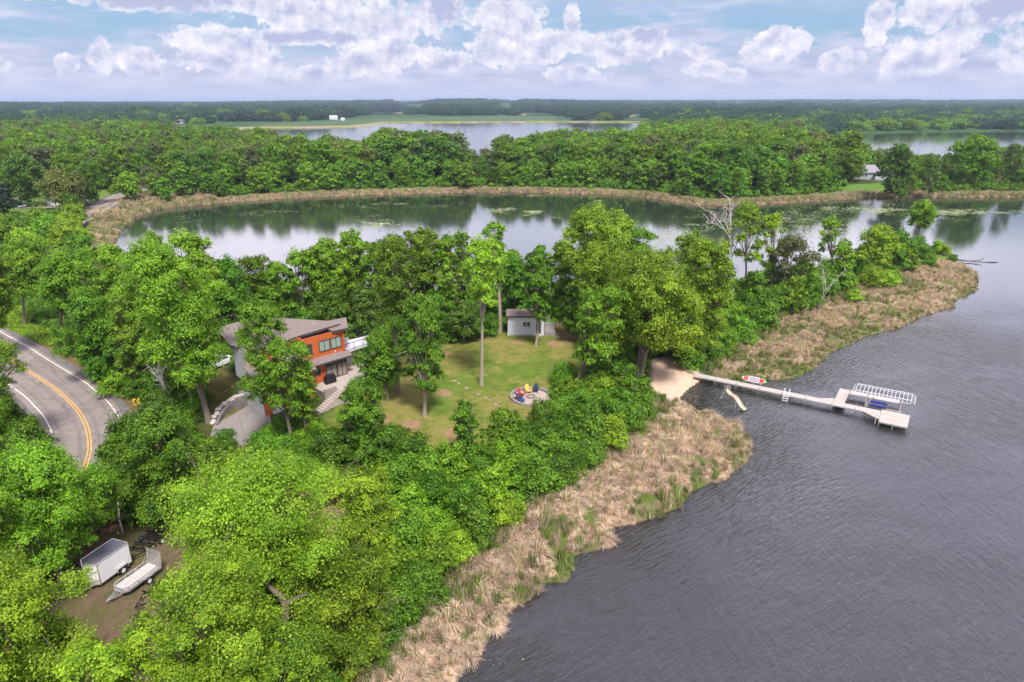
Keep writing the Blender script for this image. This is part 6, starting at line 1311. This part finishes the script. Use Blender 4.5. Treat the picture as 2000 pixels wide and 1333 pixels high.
# ------------------------------------------------------------------ buildings further off
def gable(loc, rz, L_, Wd, hw_, hr, wm, rm, lab, cat='house', wins=3, nm='house', over=.5, hip=0, door=False):
    e = empty(nm, loc, rz); MB().box(0, L_, 0, Wd, -.8, hw_).build('wall', wm, e); g = MB()
    g.add([(-over, -over, hw_ - .05), (L_ + over, -over, hw_ - .05), (L_ + over, Wd + over, hw_ - .05), (-over, Wd + over, hw_ - .05), (hip, Wd / 2, hr), (L_ - hip, Wd / 2, hr)], [(0, 1, 5, 4), (2, 3, 4, 5), (1, 2, 5), (3, 0, 4), (3, 2, 1, 0)])
    g.build('roof', rm, e)
    for k in range(wins):
        x = L_ * (k + .5) / wins; f = MB().box(x - .62, x + .62, -.06, 0, hw_ * .38, hw_ * .82).build('window', WHITE, e); MB().box(x - .5, x + .5, -.075, -.06, hw_ * .42, hw_ * .78).build('pane', GLS, f)
    if door: MB().box(L_ * .62, L_ * .62 + 2.6, -.05, 0, 0, 2.2).build('door', WHITE, e)
    tag(e, lab, cat); return e
GREYR = mat('grey_roof', (.30, .28, .33), .9, 0, .15, 2); BLUEG = mat('blue_grey_siding', (.42, .47, .52), .75, 0, .08, 2); BROWNR = mat('brown_roof', (.33, .25, .24), .9, 0, .15, 1)
p = gpt(1668, 349); fh = gable((p[0] - 1, p[1] - 1, p[2]), R(-28), 11, 8, 3.2, 6.6, BLUEG, GREYR, "distant low house with a grey roof among trees across the pond", wins=3, hip=2.5)
o_ = MB().box(9.5, 17, -1.5, 5.5, -.8, 3.0).build('side_wing', BLUEG, fh); MB().add([(9.0, -2, 2.95), (17.5, -2, 2.95), (17.5, 6, 2.95), (9.0, 6, 2.95), (11.5, 2, 5.3), (15, 2, 5.3)], [(0, 1, 5, 4), (2, 3, 4, 5), (1, 2, 5), (3, 0, 4), (3, 2, 1, 0)]).build('wing_roof', GREYR, o_)
for k in range(4): f = MB().box(10.1 + k * 1.7, 11.3 + k * 1.7, -1.56, -1.5, .8, 2.5).build('window', WHITE, o_)
p = gpt(93, 402); gable((p[0], p[1], p[2]), R(4), 6.5, 7, 2.4, 4.2, WHITE, GREYR, "white outbuilding partly hidden behind the pale willow", 'outbuilding', 1, 'outbuilding', door=True)
p = gpt(16, 396); gable((p[0] - 8, p[1] + 8, p[2]), R(0), 10, 7, 2.6, 4.6, mat('tan_siding', (.42, .34, .30), .8), GREYR, "low tan building behind the spruce at the far left", 'building', 2, 'building')
def boat(loc, rz, m_, lab, L_=4.6, w_=.95, wind=True):
    e = empty('boat', loc, rz); V = []; Fc = []
    for i in range(11):
        t = i / 10; ww = w_ * (1 - max(0, (t - .45) / .55) ** 2.2) + .01; zt = .75 + .25 * t * t; x = L_ * (t - .5)
        V += [(x, -ww, zt), (x, -ww * .8, .35 + .25 * t ** 3), (x, 0, .15 + .4 * t ** 3), (x, ww * .8, .35 + .25 * t ** 3), (x, ww, zt), (x, ww * .8, zt - .04), (x, 0, zt - .12), (x, -ww * .8, zt - .04)]
    for i in range(10): Fc += [(i * 8 + j, i * 8 + (j + 1) % 8, (i + 1) * 8 + (j + 1) % 8, (i + 1) * 8 + j) for j in range(8)]
    Fc += [tuple(range(7, -1, -1)), tuple(range(80, 88))]; MB().add(V, Fc).build('hull', m_, e)
    MB().box(-.1, .0, -.6, .6, .75, 1.25).build('windscreen', GLS, e); MB().box(-L_ / 2 - .3, -L_ / 2 + .05, -.2, .2, .4, 1.2).build('outboard_motor', BLACK, e); MB().box(-1.4, -.6, -.6, .6, .7, .95).build('seat', m_, e)
    for x in (-1, 1): MB().box(x - .1, x + .1, -.7, .7, 0, .35).build('trestle', BLACK, e)
    tag(e, lab, 'boat'); return e
p = gpt(40, 406); boat(tuple(p), R(3), WHITE, "small white boat on the grass left of the white outbuilding"); p = gpt(66, 405); boat(tuple(p), R(-4), BLACK, "dark covered boat between the white boat and the outbuilding", 5.0)
p = gpt(33, 424); e = empty('planter', tuple(p)); tag(e, "round stone planter with a lantern on the far left lawn", 'planter'); MB().prism([(1.6 * math.cos(a), 1.2 * math.sin(a)) for a in np.linspace(0, 6.1, 14)], -.1, .3).build('rim', STONE, e); MB().tube([(0, 0, .2), (0, 0, 1.6)], .08, 8).build('post', BLACK, e); MB().box(-.2, .2, -.2, .2, 1.5, 1.9).build('lantern', BLACK, e)
for (px, py, w_, dd, hw_, hr, wm, rm, lab, nm) in (
    (343, 242, 24, 12, 3.5, 7, WHITE, BROWNR, "far wide house with a brown roof on the pale hillside", 'house'), (369, 241, 16, 10, 4, 7.5, WHITE, GREYR, "far white house with a grey roof, right of the wide brown roofed one", 'house'),
    (652, 234, 16, 10, 4.5, 8, WHITE, WHITE, "far white farmhouse at the edge of the green field", 'house'), (670, 235.5, 7, 6, 3.5, 5, WHITE, WHITE, "far small white shed right of the white farmhouse", 'shed'),
    (598, 220, 70, 20, 8, 11, mat('red_brown_wall', (.30, .20, .18), .9), BROWNR, "very long low brown building among the far trees", 'building'), (535, 222, 16, 10, 6, 9, WHITE, GREYR, "far white house left of the long brown building", 'house'),
    (573, 223, 12, 10, 6, 8, WHITE, WHITE, "tiny far white building just left of the long brown one", 'building'), (283, 217, 22, 14, 10, 13, WHITE, WHITE, "tiny far white barn left of the wide brown roofed house", 'barn')):
    p = gpt(px, py); gable((p[0] - w_ / 2, p[1] - 4, p[2]), R(3), w_, dd, hw_, hr, wm, rm, lab, nm, 3, nm)
for (px, top, hh, lab) in ((771, 186, 62, "left of the two distant lattice masts on the horizon"), (1441, 182, 66, "right of the two distant lattice masts on the horizon")):
    Y_ = 4300.0; X_ = (px - CX) / F * depth(Y_, 50); zt = CAM_H - Y_ * math.tan(PITCH + math.atan((top - CY) / F)); e = empty('radio_mast', (X_, Y_, Tz(X_, Y_))); H_ = zt - e.location.z; m_ = MB()
    for k in range(3): a = k * 2.094; m_.bar((1.3 * math.cos(a), 1.3 * math.sin(a), -2), (.8 * math.cos(a), .8 * math.sin(a), H_), .45)
    for k in range(14):
        z_ = H_ * k / 14
        for j in range(3): a, b = j * 2.094, (j + 1) * 2.094; m_.bar((1.2 * math.cos(a), 1.2 * math.sin(a), z_), (1.1 * math.cos(b), 1.1 * math.sin(b), z_ + H_ / 14), .25)
    m_.build('lattice', GALV, e); MB().tube([(0, 0, H_), (0, 0, H_ + 6)], .3, 6).build('antenna', GALV, e); tag(e, lab, 'mast')

# ------------------------------------------------------------------ haze: one even box of pale air round camera and land
def haze():
    o = MB().box(-20000, 20000, -400, 38000, -3.0, 130).build('haze', BLACK); o.data.materials.clear(); m = bpy.data.materials.new('haze_air'); m.use_nodes = True; m.node_tree.nodes.clear(); n = NT(m.node_tree)
    v = n.new('ShaderNodeVolumePrincipled'); v.inputs['Color'].default_value = (.62, .74, 1.0, 1); v.inputs['Density'].default_value = HAZE_D; v.inputs['Anisotropy'].default_value = .2
    oo = n.new('ShaderNodeOutputMaterial'); n.l.new(v.outputs[0], oo.inputs['Volume']); o.data.materials.append(m); tag(o, "thin bluish air over the whole country", 'haze', None, 'stuff')
HAZE_D = 9e-5
haze()
